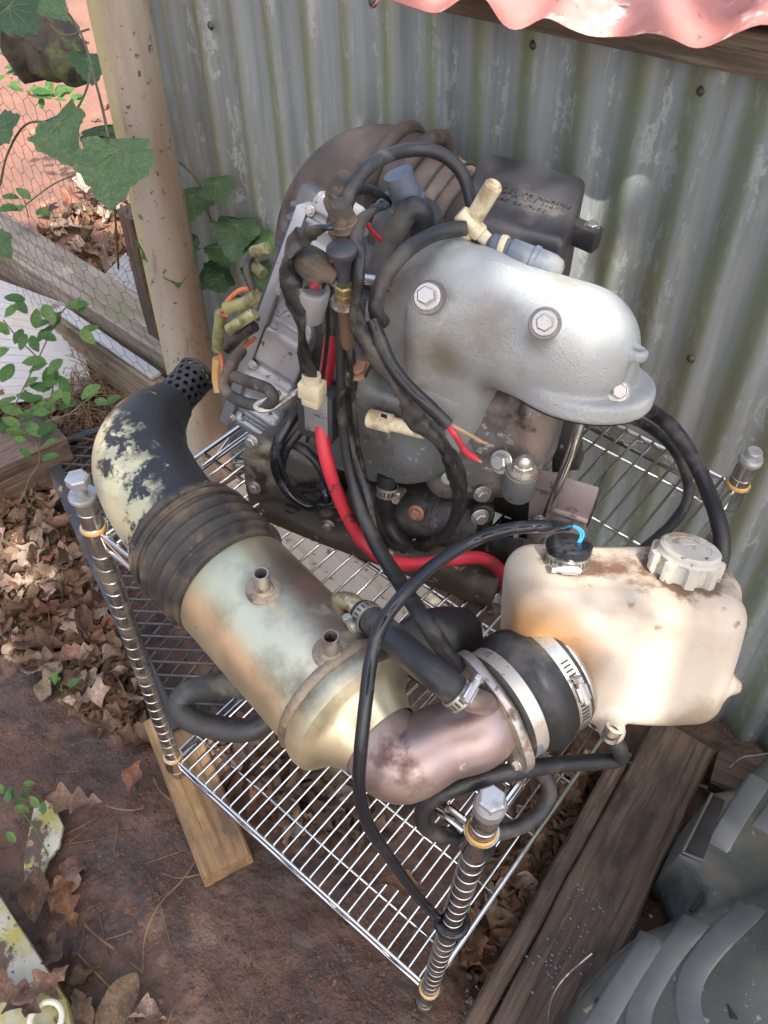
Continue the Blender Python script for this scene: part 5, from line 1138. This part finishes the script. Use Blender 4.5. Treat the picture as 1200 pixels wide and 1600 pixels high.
for r_ in ribs:
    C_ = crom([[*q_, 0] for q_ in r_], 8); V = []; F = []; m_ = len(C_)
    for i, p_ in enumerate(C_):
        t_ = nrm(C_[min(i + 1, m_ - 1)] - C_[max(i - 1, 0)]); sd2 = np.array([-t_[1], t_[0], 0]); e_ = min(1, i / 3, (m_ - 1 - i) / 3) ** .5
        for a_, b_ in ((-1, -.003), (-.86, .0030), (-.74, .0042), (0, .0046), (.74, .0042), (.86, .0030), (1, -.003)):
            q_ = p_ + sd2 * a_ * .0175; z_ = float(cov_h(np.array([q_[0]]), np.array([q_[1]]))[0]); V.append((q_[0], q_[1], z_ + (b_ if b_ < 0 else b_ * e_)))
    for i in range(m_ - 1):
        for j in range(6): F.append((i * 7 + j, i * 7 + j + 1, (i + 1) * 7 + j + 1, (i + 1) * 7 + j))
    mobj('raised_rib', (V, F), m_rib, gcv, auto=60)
q = [covp(1066, 1332, .004), covp(1098, 1345, .004), covp(1134, 1250, .004), covp(1112, 1240, .004)]
mobj('latch_recess', prism(q, (0, 0, -.01), .002), m_dark, gcv, auto=25)
mobj('latch_edge', join(*[tube([a_ + [0, 0, .001], b_ + [0, 0, .001]], .0024, 7, 1) for a_, b_ in ((q[3], q[0]), (q[0], q[1]))]), m_cov, gcv)
q = [covp(1078, 1420, .003), covp(1084, 1424, .003), covp(1102, 1396, .003), covp(1097, 1392, .003)]; mobj('slot', prism(q, (0, 0, -.008), 0), m_dark, gcv, smooth=False)
q = [covp(1137, 1568, .003), covp(1142, 1590, .003), covp(1154, 1592, .003)]; mobj('torn_hole', prism(q, (0, 0, -.006), 0), m_dark, gcv, smooth=False)
mobj('rivet_hole', lathe([(.004, 0), (.004, .001)], covp(933, 1564, .001), (0, 0, 1), 12), m_dark, gcv)
hose('bent_wire', 'thin pale wire bent round the near edge of the grey cover', 'wire', [at(925, 1490, z=.20), at(890, 1520, z=.19), at(868, 1548, z=.17), at(858, 1580, z=.13), at(856, 1630, z=.08)], .0013, m_fit, 6)
mobj('side_rail', tube([covp(1085, 1440, -.004), at(1010, 1462, z=.19), at(955, 1505, z=.175), at(905, 1562, z=.16)], .004, 8, 5), m_cov, gcv)
# ================================================================== PLANTS AND LITTER
m_vleaf = mat('grape_leaf', (.045, .105, .04), [((.075, .15, .05), 14, .5, .7), ((.20, .21, .08), 60, .66, .72), ((.03, .06, .03), 30, .55, .7)], rough=.5, bump=.3, bscale=60, trans=.30, var=.2, rand=.3)
m_wleaf = mat('bright_weed_leaf', (.06, .15, .035), [((.10, .19, .04), 20, .5, .7), ((.30, .28, .05), 9, .66, .75)], rough=.5, bump=.15, trans=.35, var=.25, rand=.35)
m_vine = mat('vine_stem', (.11, .09, .05), [((.06, .09, .03), 20, .5, .7)], rough=.8, bump=.2)
def dleaf(n, c): return mat(n, c, [(tuple(q * .55 for q in c), 16, .5, .7, None, .8), (tuple(min(1, q * 1.5) for q in c), 9, .55, .75, None, .6)], rough=.62, rvar=.15, bump=.35, bscale=90, trans=.12, var=.25, rand=.3)
m_dl = [dleaf('dead_leaf_tan', (.19, .12, .075)), dleaf('dead_leaf_brown', (.11, .062, .038)), dleaf('dead_leaf_pale', (.30, .22, .165)), dleaf('dead_leaf_rust', (.17, .085, .042))]
def leaf_from(outline, mid, curl, seed, fold=.2, wave=.06):
    """outline: half contour from base to tip [(x, y)], mirrored; a strip either side of the midrib"""
    r_ = random.Random(seed); outline = [(max(0, q[0]), q[1]) for q in crom([[a_, b_, 0] for a_, b_ in outline], 2)]; n = len(outline); V = []; F = []
    ymax = outline[-1][1]
    for i, (x, y) in enumerate(outline):
        t = y / ymax if ymax else 0
        z0 = curl * (t ** 2) - .3 * curl * t
        yy = min(max(y, 0), ymax) if mid else y
        V.append((0, yy, z0))
        for s in (-1, 1):
            for f in (.5, 1):
                V.append((s * x * f, yy + (y - yy) * f, z0 + abs(x) * f * fold + wave * math.sin(y * 9 / ymax + s * 1.3 + seed) * f * abs(x) * 2 + r_.uniform(-.02, .02) * f))
    for i in range(n - 1):
        a, b = i * 5, (i + 1) * 5
        F += [(a, b, b + 1, a + 1), (a + 1, b + 1, b + 2, a + 2), (b, a, a + 3, b + 3), (b + 3, a + 3, a + 4, b + 4)]
    return V, F
def thick(VF, th):
    V, F = VF; n = len(V); V2 = [tuple(v) for v in V] + [(v[0], v[1], v[2] - th) for v in V]
    return V2, list(F) + [tuple(n + i for i in f[::-1]) for f in F]
oak = [(0, 0), (.03, .02), (.10, .12), (.18, .2), (.10, .27), (.13, .33), (.27, .42), (.33, .5), (.18, .55), (.16, .6), (.28, .72), (.30, .78), (.15, .84), (.10, .93), (0, 1)]
ell = [(0, 0), (.12, .08), (.22, .22), (.28, .4), (.27, .58), (.2, .76), (.1, .92), (0, 1)]
grape = [(0, 0), (.30, -.18), (.52, -.10), (.50, .04), (.60, .12), (.62, .26), (.54, .34), (.56, .46), (.44, .52), (.40, .62), (.30, .68), (.24, .82), (.12, .90), (0, 1)]
oak2 = [(0, 0), (.03, .03), (.12, .16), (.19, .27), (.155, .34), (.25, .44), (.29, .53), (.225, .6), (.25, .69), (.23, .78), (.15, .84), (.11, .93), (0, 1)]
oakme = [[mkmesh('dead_leaf', *leaf_from(ol_, False, c, s, f, w_), m) for m in m_dl] for s, (ol_, c, f, w_) in enumerate(((oak, .25, .25, .12), (oak2, -.3, -.25, .2), (ell, .2, .7, .25), (oak, .5, .1, .35), (oak2, -.15, .6, .2)))]
def leafM(p, size, rz, tilt, roll): return Matrix.Translation([float(c) for c in p]) @ Matrix.Rotation(rz, 4, 'Z') @ Matrix.Rotation(tilt, 4, 'X') @ Matrix.Rotation(roll, 4, 'Y') @ Matrix.Diagonal((size * (.68 + .3 * math.sin(rz * 7.3) ** 2), size, size * 1.35, 1)) @ Matrix.Translation((0, -.5, 0))
def scatter_px(n, polyg, seed):
    r_ = random.Random(seed); P = np.array([at(*q, z=0)[:2] for q in polyg]); lo, hi = P.min(0), P.max(0); out = []
    while len(out) < n:
        x, y = r_.uniform(lo[0], hi[0]), r_.uniform(lo[1], hi[1]); c = False
        for i in range(len(P)):
            a, b = P[i], P[(i + 1) % len(P)]
            if (a[1] > y) != (b[1] > y) and x < (b[0] - a[0]) * (y - a[1]) / (b[1] - a[1]) + a[0]: c = not c
        if c: out.append((x, y))
    return out
pile = [(-60, 800), (55, 760), (90, 800), (160, 950), (225, 1090), (215, 1160), (120, 1120), (60, 1040), (-60, 1010)]
bed = [(-40, 180), (150, 260), (260, 330), (250, 470), (180, 450), (20, 350), (-60, 300)]
under = [(285, 1150), (430, 1080), (560, 1170), (620, 1260), (560, 1330), (470, 1320), (420, 1290)]
strip = [(960, 1200), (870, 1180), (800, 1300), (700, 1500), (740, 1580), (790, 1530), (880, 1370), (950, 1250)]
weedy = [(-60, 600), (120, 610), (160, 660), (70, 720), (-60, 760)]
def jointleaves(name, spots, seed, size, zl, lab):
    r_ = random.Random(seed); parts = []; mats = m_dl
    V = []; F = []; mi = []
    for (x, y) in spots:
        s = r_.randrange(5); src = oakme[s][0]; M = leafM((x, y, gz(x, y) + r_.uniform(*zl)), r_.uniform(*size), r_.uniform(0, 2 * PI), r_.gauss(0, .28), r_.gauss(0, .28))
        n = len(V); V += [tuple(M @ v.co) for v in src.vertices]; F += [tuple(n + i for i in p.vertices) for p in src.polygons]; mi += [r_.choice((0, 0, 1, 1, 2, 3))] * len(src.polygons)
    o = mobj(name, (V, F), mats, kind='stuff', auto=0); o.data.polygons.foreach_set('material_index', mi); return o
def leaves(spots, seed, label, group, size, zl, wts=(0, 0, 1, 1, 2, 3)):
    r_ = random.Random(seed)
    for (x, y) in spots:
        M = leafM((x, y, gz(x, y) + r_.uniform(*zl)), r_.uniform(*size), r_.uniform(0, 2 * PI), r_.gauss(0, .35), r_.gauss(0, .35))
        o = piece('dead_leaf', oakme[r_.randrange(5)][r_.choice(wts)], M); meta(o, label, 'leaf', group)
jointleaves('leaf_litter', scatter_px(330, pile, 1) + scatter_px(120, [(140, 330), (260, 330), (250, 470), (180, 450), (60, 370)], 2) + scatter_px(90, under, 3) + scatter_px(150, strip, 4) + scatter_px(160, weedy, 5) + scatter_px(60, [(620, 620), (1100, 700), (1000, 1000), (560, 900)], 6) + scatter_px(14, [(-60, 60), (150, 60), (180, 200), (-60, 260)], 8), 5, (.045, .085), (.0, .014), None)
leaves(scatter_px(95, pile, 11), 21, 'dead brown oak leaf in the deep heap left of the rack', 'dead oak leaves heaped left of the rack', (.060, .105), (.012, .034))
leaves(scatter_px(26, under, 12), 22, 'dead curled oak leaf on the mud under the lower shelf', 'dead leaves under the lower shelf', (.055, .095), (.008, .02), (0, 1, 3, 3, 1))
leaves(scatter_px(34, strip, 13), 23, 'wet dead leaf between the rack and the wide damp plank', 'wet leaves beside the damp plank', (.055, .095), (.006, .02), (1, 1, 3, 1))
leaves(scatter_px(32, [(100, 300), (260, 330), (250, 470), (180, 450), (60, 370)], 14), 24, 'dry tan leaf lying on the sunlit clay beyond the grey timber', 'dry leaves on the clay bed', (.07, .11), (.012, .03), (0, 2, 2, 3))
one = [((120, 1258), 'long curled tan leaf alone on the mud right of the yellow chip', 0, 0.094, 0, 2.3), ((100, 1375), 'broad brown leaf on the mud below the yellow chip', 0, 0.108, 1, .6), ((60, 1400), 'ragged brown leaf wedged between yellow chip and painted board', 1, 0.086, 2, 4.0), ((105, 1412), 'curled rust brown leaf with raised edges above the painted board', 3, 0.086, 3, 1.2),
       ((80, 1490), 'folded brown leaf leaning on the right edge of the painted board', 1, 0.086, 0, 5.0), ((128, 1520), 'small dark leaf right of the painted board corner', 1, 0.065, 1, 2.6), ((215, 1215), 'orange brown leaf beside the upper end of the orange pine board', 3, 0.058, 2, 3.6), ((190, 1570), 'twisted tan leaf standing up at the bottom edge of the mud', 0, 0.094, 2, .2), ((225, 1590), 'pale narrow leaf beside the twisted one at the bottom edge', 2, 0.079, 4, 5.6),
       ((30, 1560), 'large wet brown leaf lying on top of the painted board', 1, 0.101, 0, 1.8), ((70, 1545), 'tan leaf lying across the tip of the painted board', 0, 0.086, 3, 3.1), ((130, 1580), 'yellowish leaf on the mud below the painted board', 0, 0.072, 4, 4.4), ((145, 1065), 'pale leaf at the ragged lower edge of the heap', 2, 0.072, 0, 4.9)]
for (px, lab, mi_, size, var_, rz) in one:
    zb_ = .062 if 'top of the painted' in lab or 'across the tip' in lab else None
    p = at(*px, z=zb_ or .015)
    o = piece('dead_leaf', oakme[var_][mi_], leafM((p[0], p[1], p[2] + .008), size, rz, rnd.gauss(0, .3), rnd.gauss(0, .3))); meta(o, lab, 'leaf')
o = piece('dead_leaf', oakme[2][3], leafM(at(628, 1388, z=.118), .075, 2.2, .1, .1)); meta(o, 'orange curled leaf caught on the lower shelf wires', 'leaf')
# twigs and pine straw on the mud
m_twig = mat('dry_twig', (.20, .12, .065), [((.10, .06, .035), 20, .5, .7)], rough=.8, bump=.2)
tw = [([(312, 1335), (285, 1375), (250, 1412), (228, 1460), (222, 1520)], .0016, 'long thin root arching over the bare mud'), ([(133, 1445), (155, 1465), (178, 1482)], .0022, 'short straw coloured twig on the mud beside the painted board'), ([(180, 1488), (200, 1502), (222, 1518)], .0014, 'fine twig end pointing at the long root'), ([(165, 1468), (186, 1462), (205, 1455)], .0012, 'forked pine needle crossing the short twig'), ([(122, 1490), (150, 1520), (185, 1555), (205, 1572)], .0016, 'straight dry stalk running to the bottom leaves'), ([(240, 1215), (250, 1235), (270, 1252)], .0018, 'crooked twig beside the orange pine board'), ([(145, 1240), (165, 1258), (200, 1266), (225, 1262)], .0016, 'curved rootlet on the mud above the bare patch'), ([(90, 1215), (92, 1250), (90, 1278)], .0014, 'upright dry needle behind the green seedling'), ([(255, 1365), (280, 1372), (312, 1366)], .0013, 'faint needle by the end of the orange pine board')]
for pts, r, lab in tw:
    P = [at(*q, z=.012 + .004 * math.sin(i * 2)) for i, q in enumerate(pts)]; o = mobj('twig', tube(P, r, 6, 5, wob=.2), m_twig, base=P[0]); meta(o, lab, 'twig')
# fine pine straw and rootlets pressed into the mud
r_ = random.Random(61); parts = []
for (x, y) in scatter_px(26, [(-40, 1130), (230, 1190), (330, 1400), (600, 1600), (120, 1640), (60, 1380)], 62) + scatter_px(60, pile, 63):
    a = r_.uniform(0, PI); L = r_.uniform(.02, .06); c_, s_ = math.cos(a) * L, math.sin(a) * L; b_ = r_.uniform(-.012, .012)
    parts.append(tube([(x - c_, y - s_, gz(x - c_, y - s_) + .003), (x - s_ * b_ * 8, y + c_ * b_ * 8, gz(x, y) + .006), (x + c_, y + s_, gz(x + c_, y + s_) + .003)], r_.uniform(.0005, .0010), 4, 3))
mobj('pine_straw', join(*parts), m_twig, kind='stuff', auto=0)
# soil crumbs on the mud
r_ = random.Random(51); V = []; F = []
for (x, y) in scatter_px(2600, [(-40, 1120), (230, 1180), (330, 1380), (680, 1600), (120, 1640), (60, 1380)], 52) + scatter_px(900, [(560, 1350), (760, 1560), (700, 1640), (400, 1640)], 53):
    s_ = r_.uniform(.0010, .0034) * (1 if r_.random() < .9 else 1.9); n = len(V); a = r_.uniform(0, 6.28)
    pts_ = [(math.cos(a + k * 1.257) * s_ * r_.uniform(.7, 1.2), math.sin(a + k * 1.257) * s_ * r_.uniform(.7, 1.2), 0) for k in range(5)] + [(r_.uniform(-.3, .3) * s_, r_.uniform(-.3, .3) * s_, s_ * r_.uniform(.5, .9))]
    z = gz(x, y); V += [(x + p[0], y + p[1], z + p[2]) for p in pts_]; F += [(n + k, n + (k + 1) % 5, n + 5) for k in range(5)]
mobj('soil_crumbs', (V, F), mat('soil_crumb', (.11, .055, .034), [((.05, .03, .02), 40, .5, .7), ((.2, .13, .09), 25, .68, .8)], rough=.85, bump=.3), kind='stuff', auto=0)
# ------------------------------------------------------------------ grape vine on the pole
m_vein = mat('leaf_vein', (.15, .20, .09), rough=.5, bump=0, trans=.2)
gme = [mkmesh('leaf', *leaf_from(grape, False, c, s + 3, f, w_), m_vleaf) for s, (c, f, w_) in enumerate(((-.15, .12, .05), (-.3, .25, .08), (.1, -.1, .06)))]
def leafface(p, up2, nrm_, size):      # leaf with its tip along up2 and its face along nrm_
    y = nrm(up2); z = nrm(np.array(nrm_) - (np.array(nrm_) @ y) * y); x = np.cross(y, z)
    return Matrix([[x[i] * size, y[i] * size, z[i] * size, p[i]] for i in range(3)] + [[0, 0, 0, 1]])
R_, U_, T_ = RW[:, 0], -RW[:, 1], -RW[:, 2]     # picture right, up and towards the viewer, used to aim leaves
vine = thing('grape_vine', 'wild grape vine with broad toothed leaves climbing the pole', 'vine', at(200, 700, d=1.9))
vl = [(182, 232, 1.20, 104, (-.05, -1), (.0, .2), 0), (92, 190, 1.35, 80, (.35, -1), (-.3, .1), 1), (-12, 205, 1.4, 58, (.9, .25), (.2, .4), 2), (12, 10, 1.3, 80, (.5, -.5), (-.2, .3), 0), (65, -8, 1.5, 60, (.6, -.6), (.2, .1), 1), (258, 372, 1.50, 80, (.35, -1), (.3, .2), 1), (302, 302, 1.75, 60, (-.2, -1), (-.2, .3), 2), (338, 284, 1.8, 42, (.35, -1), (.2, .2), 0), (372, 350, 1.85, 62, (-.15, -1), (.0, .4), 1), (392, 372, 1.9, 52, (.7, -.5), (.0, .3), 2), (352, 430, 1.95, 52, (-.9, -.35), (.1, .4), 0), (338, 385, 1.9, 40, (.5, -.8), (.2, .2), 1), (160, 205, 1.5, 60, (.4, -1), (.4, .1), 2), (398, 420, 1.95, 45, (.4, -.8), (.2, .5), 1), (135, 90, 1.55, 50, (.3, -1), (.5, .0), 0), (-8, 375, 1.6, 40, (.7, -.7), (.1, .3), 1)]
for (px, py, d, sz, dr, tl, k_) in vl:
    if px > 280: d = float((onplane(px, py, SO + .03 * SN, SN) - CAMP) @ (-T_)) - .02
    p = at(px, py, d=d); s = sz * d / FPX
    piece('leaf', gme[k_], leafface(p, R_ * dr[0] + U_ * dr[1] + T_ * .25, T_ + R_ * tl[0] + U_ * tl[1], s), vine)
for pts, r in (([(185, 420, 1.7), (178, 300, 1.35), (176, 248, 1.21), (150, 130, 1.4), (120, 40, 1.5), (60, -30, 1.6)], .0022), ([(260, 240, 1.72), (285, 258, 1.74), (312, 288, 1.76), (330, 345, 1.82), (358, 385, 1.88)], .0024), ([(230, 470, 1.8), (215, 395, 1.7), (213, 375, 1.7)], .0018), ([(70, 30, 1.5), (100, 55, 1.5), (140, 45, 1.5)], .0018), ([(113, 185, 1.36), (135, 140, 1.45), (143, 100, 1.5)], .0022), ([(0, 290, 1.5), (12, 240, 1.45), (40, 195, 1.42), (80, 190, 1.4)], .002), ([(40, 320, 1.75), (80, 290, 1.7), (118, 272, 1.7)], .0016), ([(330, 345, 1.82), (350, 350, 1.84), (372, 352, 1.85)], .0014)):
    P = [at(*q[:2], d=q[2]) if q[0] < 255 else onplane(q[0], q[1], SO + .025 * SN, SN) for q in pts]; mobj('stem', tube(P, r, 6, 6, wob=.15), m_vine, vine)
def surf_vein(me, ang, L):
    # follow the blade from the stalk outwards, a hair above it
    from mathutils.bvhtree import BVHTree
    bt = BVHTree.FromPolygons([v.co for v in me.vertices], [tuple(p.vertices) for p in me.polygons]); out = []
    for k in range(9):
        q = Vector((math.sin(ang) * L * k / 8, .03 + math.cos(ang) * L * k / 8, 2)); h = bt.ray_cast(q, Vector((0, 0, -1)))
        if h[0] is None: break
        out.append(np.array(h[0]) + [0, 0, .006])
    return out
for me in gme:
    bm = bmesh.new(); bm.from_mesh(me); me.materials.append(m_vein); nf = len(bm.faces)
    for a_, L in ((0, .92), (.75, .62), (-.75, .62), (1.45, .5), (-1.45, .5), (.36, .7), (-.36, .7)):
        ln_ = surf_vein(me, a_, L)
        if len(ln_) < 3: continue
        v_, f_ = tube(ln_, [.009 - .0008 * k for k in range(len(ln_))], 4, 1); vv = [bm.verts.new(q) for q in v_]
        for f in f_: bm.faces.new([vv[i] for i in f]).material_index = 1
    bm.to_mesh(me); bm.free()
# ------------------------------------------------------------------ weeds, left
elme = [mkmesh('leaf', *leaf_from(ell, False, c, s, f, .04), m_wleaf) for s, (c, f) in enumerate(((-.2, .15), (.1, .3), (-.35, .1)))]
def weed(label, stems, spots, size, d, seed, name='weed'):
    r_ = random.Random(seed); t = thing(name, label, 'weed', at(*stems[0][0], d=d))
    for st in stems: mobj('stem', tube([at(*q, d=d + .01 * i) for i, q in enumerate(st)], .0016, 6, 5, wob=.1), m_vine if seed % 2 else m_wleaf, t)
    for (px, py) in spots:
        a = r_.uniform(0, 2 * PI); s = size * r_.uniform(.75, 1.25) * d / FPX
        piece('leaf', elme[r_.randrange(3)], leafface(at(px, py, d=d + r_.uniform(-.05, .05)), R_ * math.cos(a) + U_ * math.sin(a) * .6 + T_ * .2, T_ + U_ * .6 + R_ * r_.uniform(-.5, .5), s), t)
r_ = random.Random(5)
cl = lambda cx, cy, rx_, ry_, n: [(cx + r_.gauss(0, rx_), cy + r_.gauss(0, ry_)) for _ in range(n)]
weed('leafy green weed with pale round leaves, uppermost on the left edge', [[(20, 640), (60, 560), (95, 490), (125, 465)], [(60, 560), (30, 530), (5, 500)]], cl(28, 520, 18, 22, 10) + cl(85, 520, 20, 18, 10) + [(125, 468), (140, 475), (95, 505), (15, 545)], 30, 1.85, 1)
weed('lower green weed with clustered leaves above the half buried timber', [[(60, 700), (70, 660), (80, 620), (85, 590)], [(70, 660), (40, 640), (5, 630)]], cl(75, 610, 18, 22, 12) + cl(20, 620, 20, 18, 8) + cl(45, 670, 16, 14, 7) + cl(75, 640, 12, 16, 6), 28, 1.9, 3)
weed('three leaved bramble sprig reaching right towards the black elbow', [[(70, 660), (110, 645), (140, 622), (160, 610)]], [(158, 602), (148, 625), (165, 628)], 34, 1.8, 5)
weed('hanging sprig of round leaves on a bare pale stalk beside the mesh mat', [[(56, 690), (62, 720), (45, 750), (40, 780), (60, 800)]], [(48, 715), (66, 718), (42, 690), (70, 695)], 26, 1.85, 7)
weed('tiny green sprout in the leaf heap near the left post', [[(96, 1100), (98, 1085), (95, 1070)]], [(85, 1070), (105, 1072), (95, 1062)], 20, 1.6, 8)
weed('small clump growing at the back of the clay bed near the vine leaves', [[(45, 340), (40, 320), (35, 305)]], [(30, 310), (48, 312), (40, 322), (55, 330), (28, 325)], 28, 2.3, 9)
weed('pale sprouts on the sunlit clay behind the netting, below the log', [[(95, 170), (92, 150), (90, 130)]], cl(60, 140, 22, 10, 9) + cl(100, 150, 16, 10, 8), 24, 2.55, 11)
weed('pale green sprig on the sunlit clay at the left edge under the log', [[(30, 130), (28, 110), (26, 95)]], cl(22, 100, 12, 14, 9), 22, 2.6, 12)
# lacy seedling by the yellow chip
t = thing('green_seedling', 'bright lacy green seedling on a thin stem beside the yellow chip', 'seedling', at(76, 1340, z=.02))
mobj('stem', tube([at(76, 1340, z=.02), at(55, 1295, z=.05), at(30, 1262, z=.075)], .0012, 6, 5), m_wleaf, t)
for (px, py) in [(20, 1230), (35, 1225), (12, 1255), (28, 1245), (45, 1232), (5, 1240), (68, 1252), (60, 1262), (10, 1300), (22, 1262), (40, 1250)]:
    a = r_.uniform(0, 6.28); piece('leaf', elme[0], leafface(at(px, py, z=.08), R_ * math.cos(a) + U_ * math.sin(a), T_ + U_, r_.uniform(.016, .026)), t)
cl_me = mkmesh('leaf', *leaf_from(ell, False, .1, 3, .2, .05), m_wleaf)
for k_, (px, py, z_) in enumerate(((727, 1415, .13),)):
    o = piece('green_leaf', cl_me, leafM(at(px, py, z=z_), .028, .6, .2, .1)); meta(o, 'single fresh green leaf behind the front post on the wires', 'leaf')
# dry brush behind the mesh mat
r_ = random.Random(17); parts = []
for _ in range(150):
    px, py = r_.uniform(90, 250), r_.uniform(580, 690); p = at(px, py, z=.04); a = r_.uniform(0, PI); L = r_.uniform(.04, .14); q_ = np.array([math.cos(a), math.sin(a), r_.uniform(-.15, .3)]) * L
    parts.append(tube([p - q_, p + [0, 0, .015], p + q_], .0011, 4, 3))
for _ in range(60):
    px, py = r_.uniform(110, 170), r_.uniform(480, 600); p = at(px, py, z=.12); q_ = np.array([r_.uniform(-1, 1), r_.uniform(-.5, .5), r_.uniform(-1, 1)]) * .05
    parts.append(tube([p - q_, p + [r_.uniform(-.02, .02), 0, .01], p + q_], .001, 4, 3))
mobj('dry_straw', join(*parts), m_twig, kind='stuff', auto=0)
# ------------------------------------------------------------------ water beads on the damp plank
m_drop = mat('water_bead', (.15, .16, .19), rough=.04, rvar=.02, bump=0, coat=1)  # sky glints put into the blue-grey base colour
r_ = random.Random(41); parts = []
for cx_, cy_, sx_, sy_, n_ in ((905, 1395, 12, 10, 14), (960, 1425, 30, 14, 30), (870, 1500, 22, 28, 55), (760, 1560, 22, 22, 30)):
    for _ in range(n_):
        zz = .0735 if cx_ != 760 else .02
        p = at(cx_ + r_.gauss(0, sx_), cy_ + r_.gauss(0, sy_), z=zz); R0 = r_.uniform(.0007, .0026); e = r_.uniform(.7, 1.6)
        v_, f_ = lathe([(R0, -.001), (R0 * .9, R0 * .25), (R0 * .6, R0 * .45), (R0 * .2, R0 * .55)], p, (0, 0, 1), 8); v_ = [q + (q - p) * np.array([e - 1, 0, 0]) for q in np.array(v_)]; parts.append((v_, f_))
mobj('water_beads', join(*parts), m_drop, kind='stuff', auto=0)
# ------------------------------------------------------------------ chicken wire
m_cw = mat('rusty_wire', (.10, .065, .05), rough=.7, metal=.4, bump=0)
parts = []; hx = .042; hy = hx * math.sqrt(3) / 2
def cw(i, j):
    u = i * hx * .75 if False else 0; return u
def cwp(u, v): return np.array([-.79 - u, .262 + .05 * u + .012 * math.sin(u * 9 + v * 7), .20 + v + .01 * math.sin(u * 6)])
def seg2(a, b): parts.append(tube([cwp(*a), cwp(*b)], .00055, 4, 1, cap=False))
for i in range(24):
    for j in range(16):
        u = i * hx + (hx / 2 if j % 2 else 0); v = j * hx * .866
        if u > 1.0: continue
        c = (u, v); l = hx * .577
        seg2((u, v + l * .5), (u, v - l * .5)); seg2((u, v + l * .5), (u + hx / 2, v + l)); seg2((u, v + l * .5), (u - hx / 2, v + l))
cwo = mobj('chicken_wire', join(*parts), m_cw, base=(-1.2, .28, 0), auto=0); meta(cwo, 'rusty hexagonal chicken wire netting stretched left of the pole', 'wire netting')
parts = []
# ------------------------------------------------------------------ shade tree added on the sun's side, outside the picture, to dapple the light
LIT = [(E(945, 480, .05), .055), (GW(.03, LEN * .93, 0), .04), (T0 + tu * Tl(1060, 1000)[0] + tz * Tl(1060, 1000)[2], .055), (T0 + tu * Tl(985, 955)[0] + tz * .12, .025), (T0 + tu * Tl(1000, 1105)[0] + tz * .04, .02), (at(865, 345, z=.98), .022), (at(690, 245, z=1.0), .02), (at(1160, 20, z=1.22), .085), (at(1000, 0, z=1.2), .05), (at(860, -10, z=1.18), .06), (at(660, -10, z=1.15), .05), (at(400, 960, z=.86), .03), (at(330, 1220, z=.11), .03), (at(520, 1300, z=.11), .02), (at(760, 1262, z=.78), .03), (at(130, 750, z=.79), .03), (at(60, 900, z=.02), .05), (at(20, 850, z=.02), .05), (at(680, 1180, z=.83), .02), (at(180, 60, d=1.3), .05), (at(840, 400, z=1.02), .02)]
tree = thing('shade_tree', 'unseen leafy oak on the sunny side, its crown shaped to shade the rack', 'tree', (2.6, -2.2, 0))
bark = mat('oak_bark', (.10, .08, .06), [((.05, .04, .03), 18, .5, .7, (1, 1, .3))], rough=.9, bump=1.)
base_ = np.array([2.6, -2.2, 0.]); cen = np.array([-.1, -.12, .6]) + SUNV * 4.6
mobj('trunk', tube([base_ + [0, 0, -.1], base_ + [-.05, .1, 1.5], base_ + [-.1, .2, 3.0], cen + [.2, -.2, -.1], cen + [0, 0, .4]], [.19, .16, .14, .07, .02], 14, 6, wob=.12), bark, tree)
r_ = random.Random(31)
s1 = nrm(np.cross(SUNV, [0, 0, 1])); s2 = np.cross(SUNV, s1)
for k_ in range(5):
    a = 2 * PI * k_ / 5 + .5; q_ = cen + (s1 * math.cos(a) + s2 * math.sin(a)) * r_.uniform(.8, 1.4)
    mobj('branch', tube([base_ + [-.1, .2, 2.8 + .1 * k_ % .5], (base_ + [-.1, .2, 3.0] + q_) / 2 + [0, 0, .2], q_], [.05, .03, .008], 8, 5, wob=.1), bark, tree)
V = []; F = []
lf, lff = leaf_from(oak, False, .1, 2, .15, .1); lf = np.array(lf)
n_leaf = 0
keep = [(np.array(p), r) for p, r in LIT]  # crown leaves are left out along the sun's rays to these spots
while n_leaf < 11500:
    u, v = r_.uniform(-1.65, 1.75), r_.uniform(-1.75, 1.35)
    h = r_.uniform(-.45, .45); p = cen + s1 * u + s2 * v + SUNV * h
    # ground far to the left of the pole stays in the sun
    g = p - SUNV * (p[2] / SUNV[2]);
    if g[0] < -2.0 + 1.2 * (g[1] - .6) + .2 * mnoise.noise(Vector((g[1] * 4, g[0] * 4, 0))): n_leaf += 1; continue
    sz = r_.uniform(.11, .17); bad = False
    for q_, rr_ in keep:
        dlt = p - q_; dd_ = np.linalg.norm(dlt - (dlt @ SUNV) * SUNV)
        if dd_ < rr_ + sz * .36: bad = True; break
    n_leaf += 1
    if bad: continue
    if mnoise.noise(Vector((u * 5, v * 5, 7))) > .47: continue
    M = Matrix.Translation(p.tolist()) @ Matrix.Rotation(r_.uniform(0, 6.28), 4, 'Z') @ Matrix.Rotation(r_.gauss(0, .5), 4, 'X') @ Matrix.Rotation(r_.gauss(0, .5), 4, 'Y')
    A = np.array(M.to_3x3()); n = len(V)
    V += [tuple(a_) for a_ in (lf * sz) @ A.T + p]; F += [tuple(n + i for i in f) for f in lff]
mobj('crown', (V, F), m_wleaf, tree, kind='stuff', auto=0)
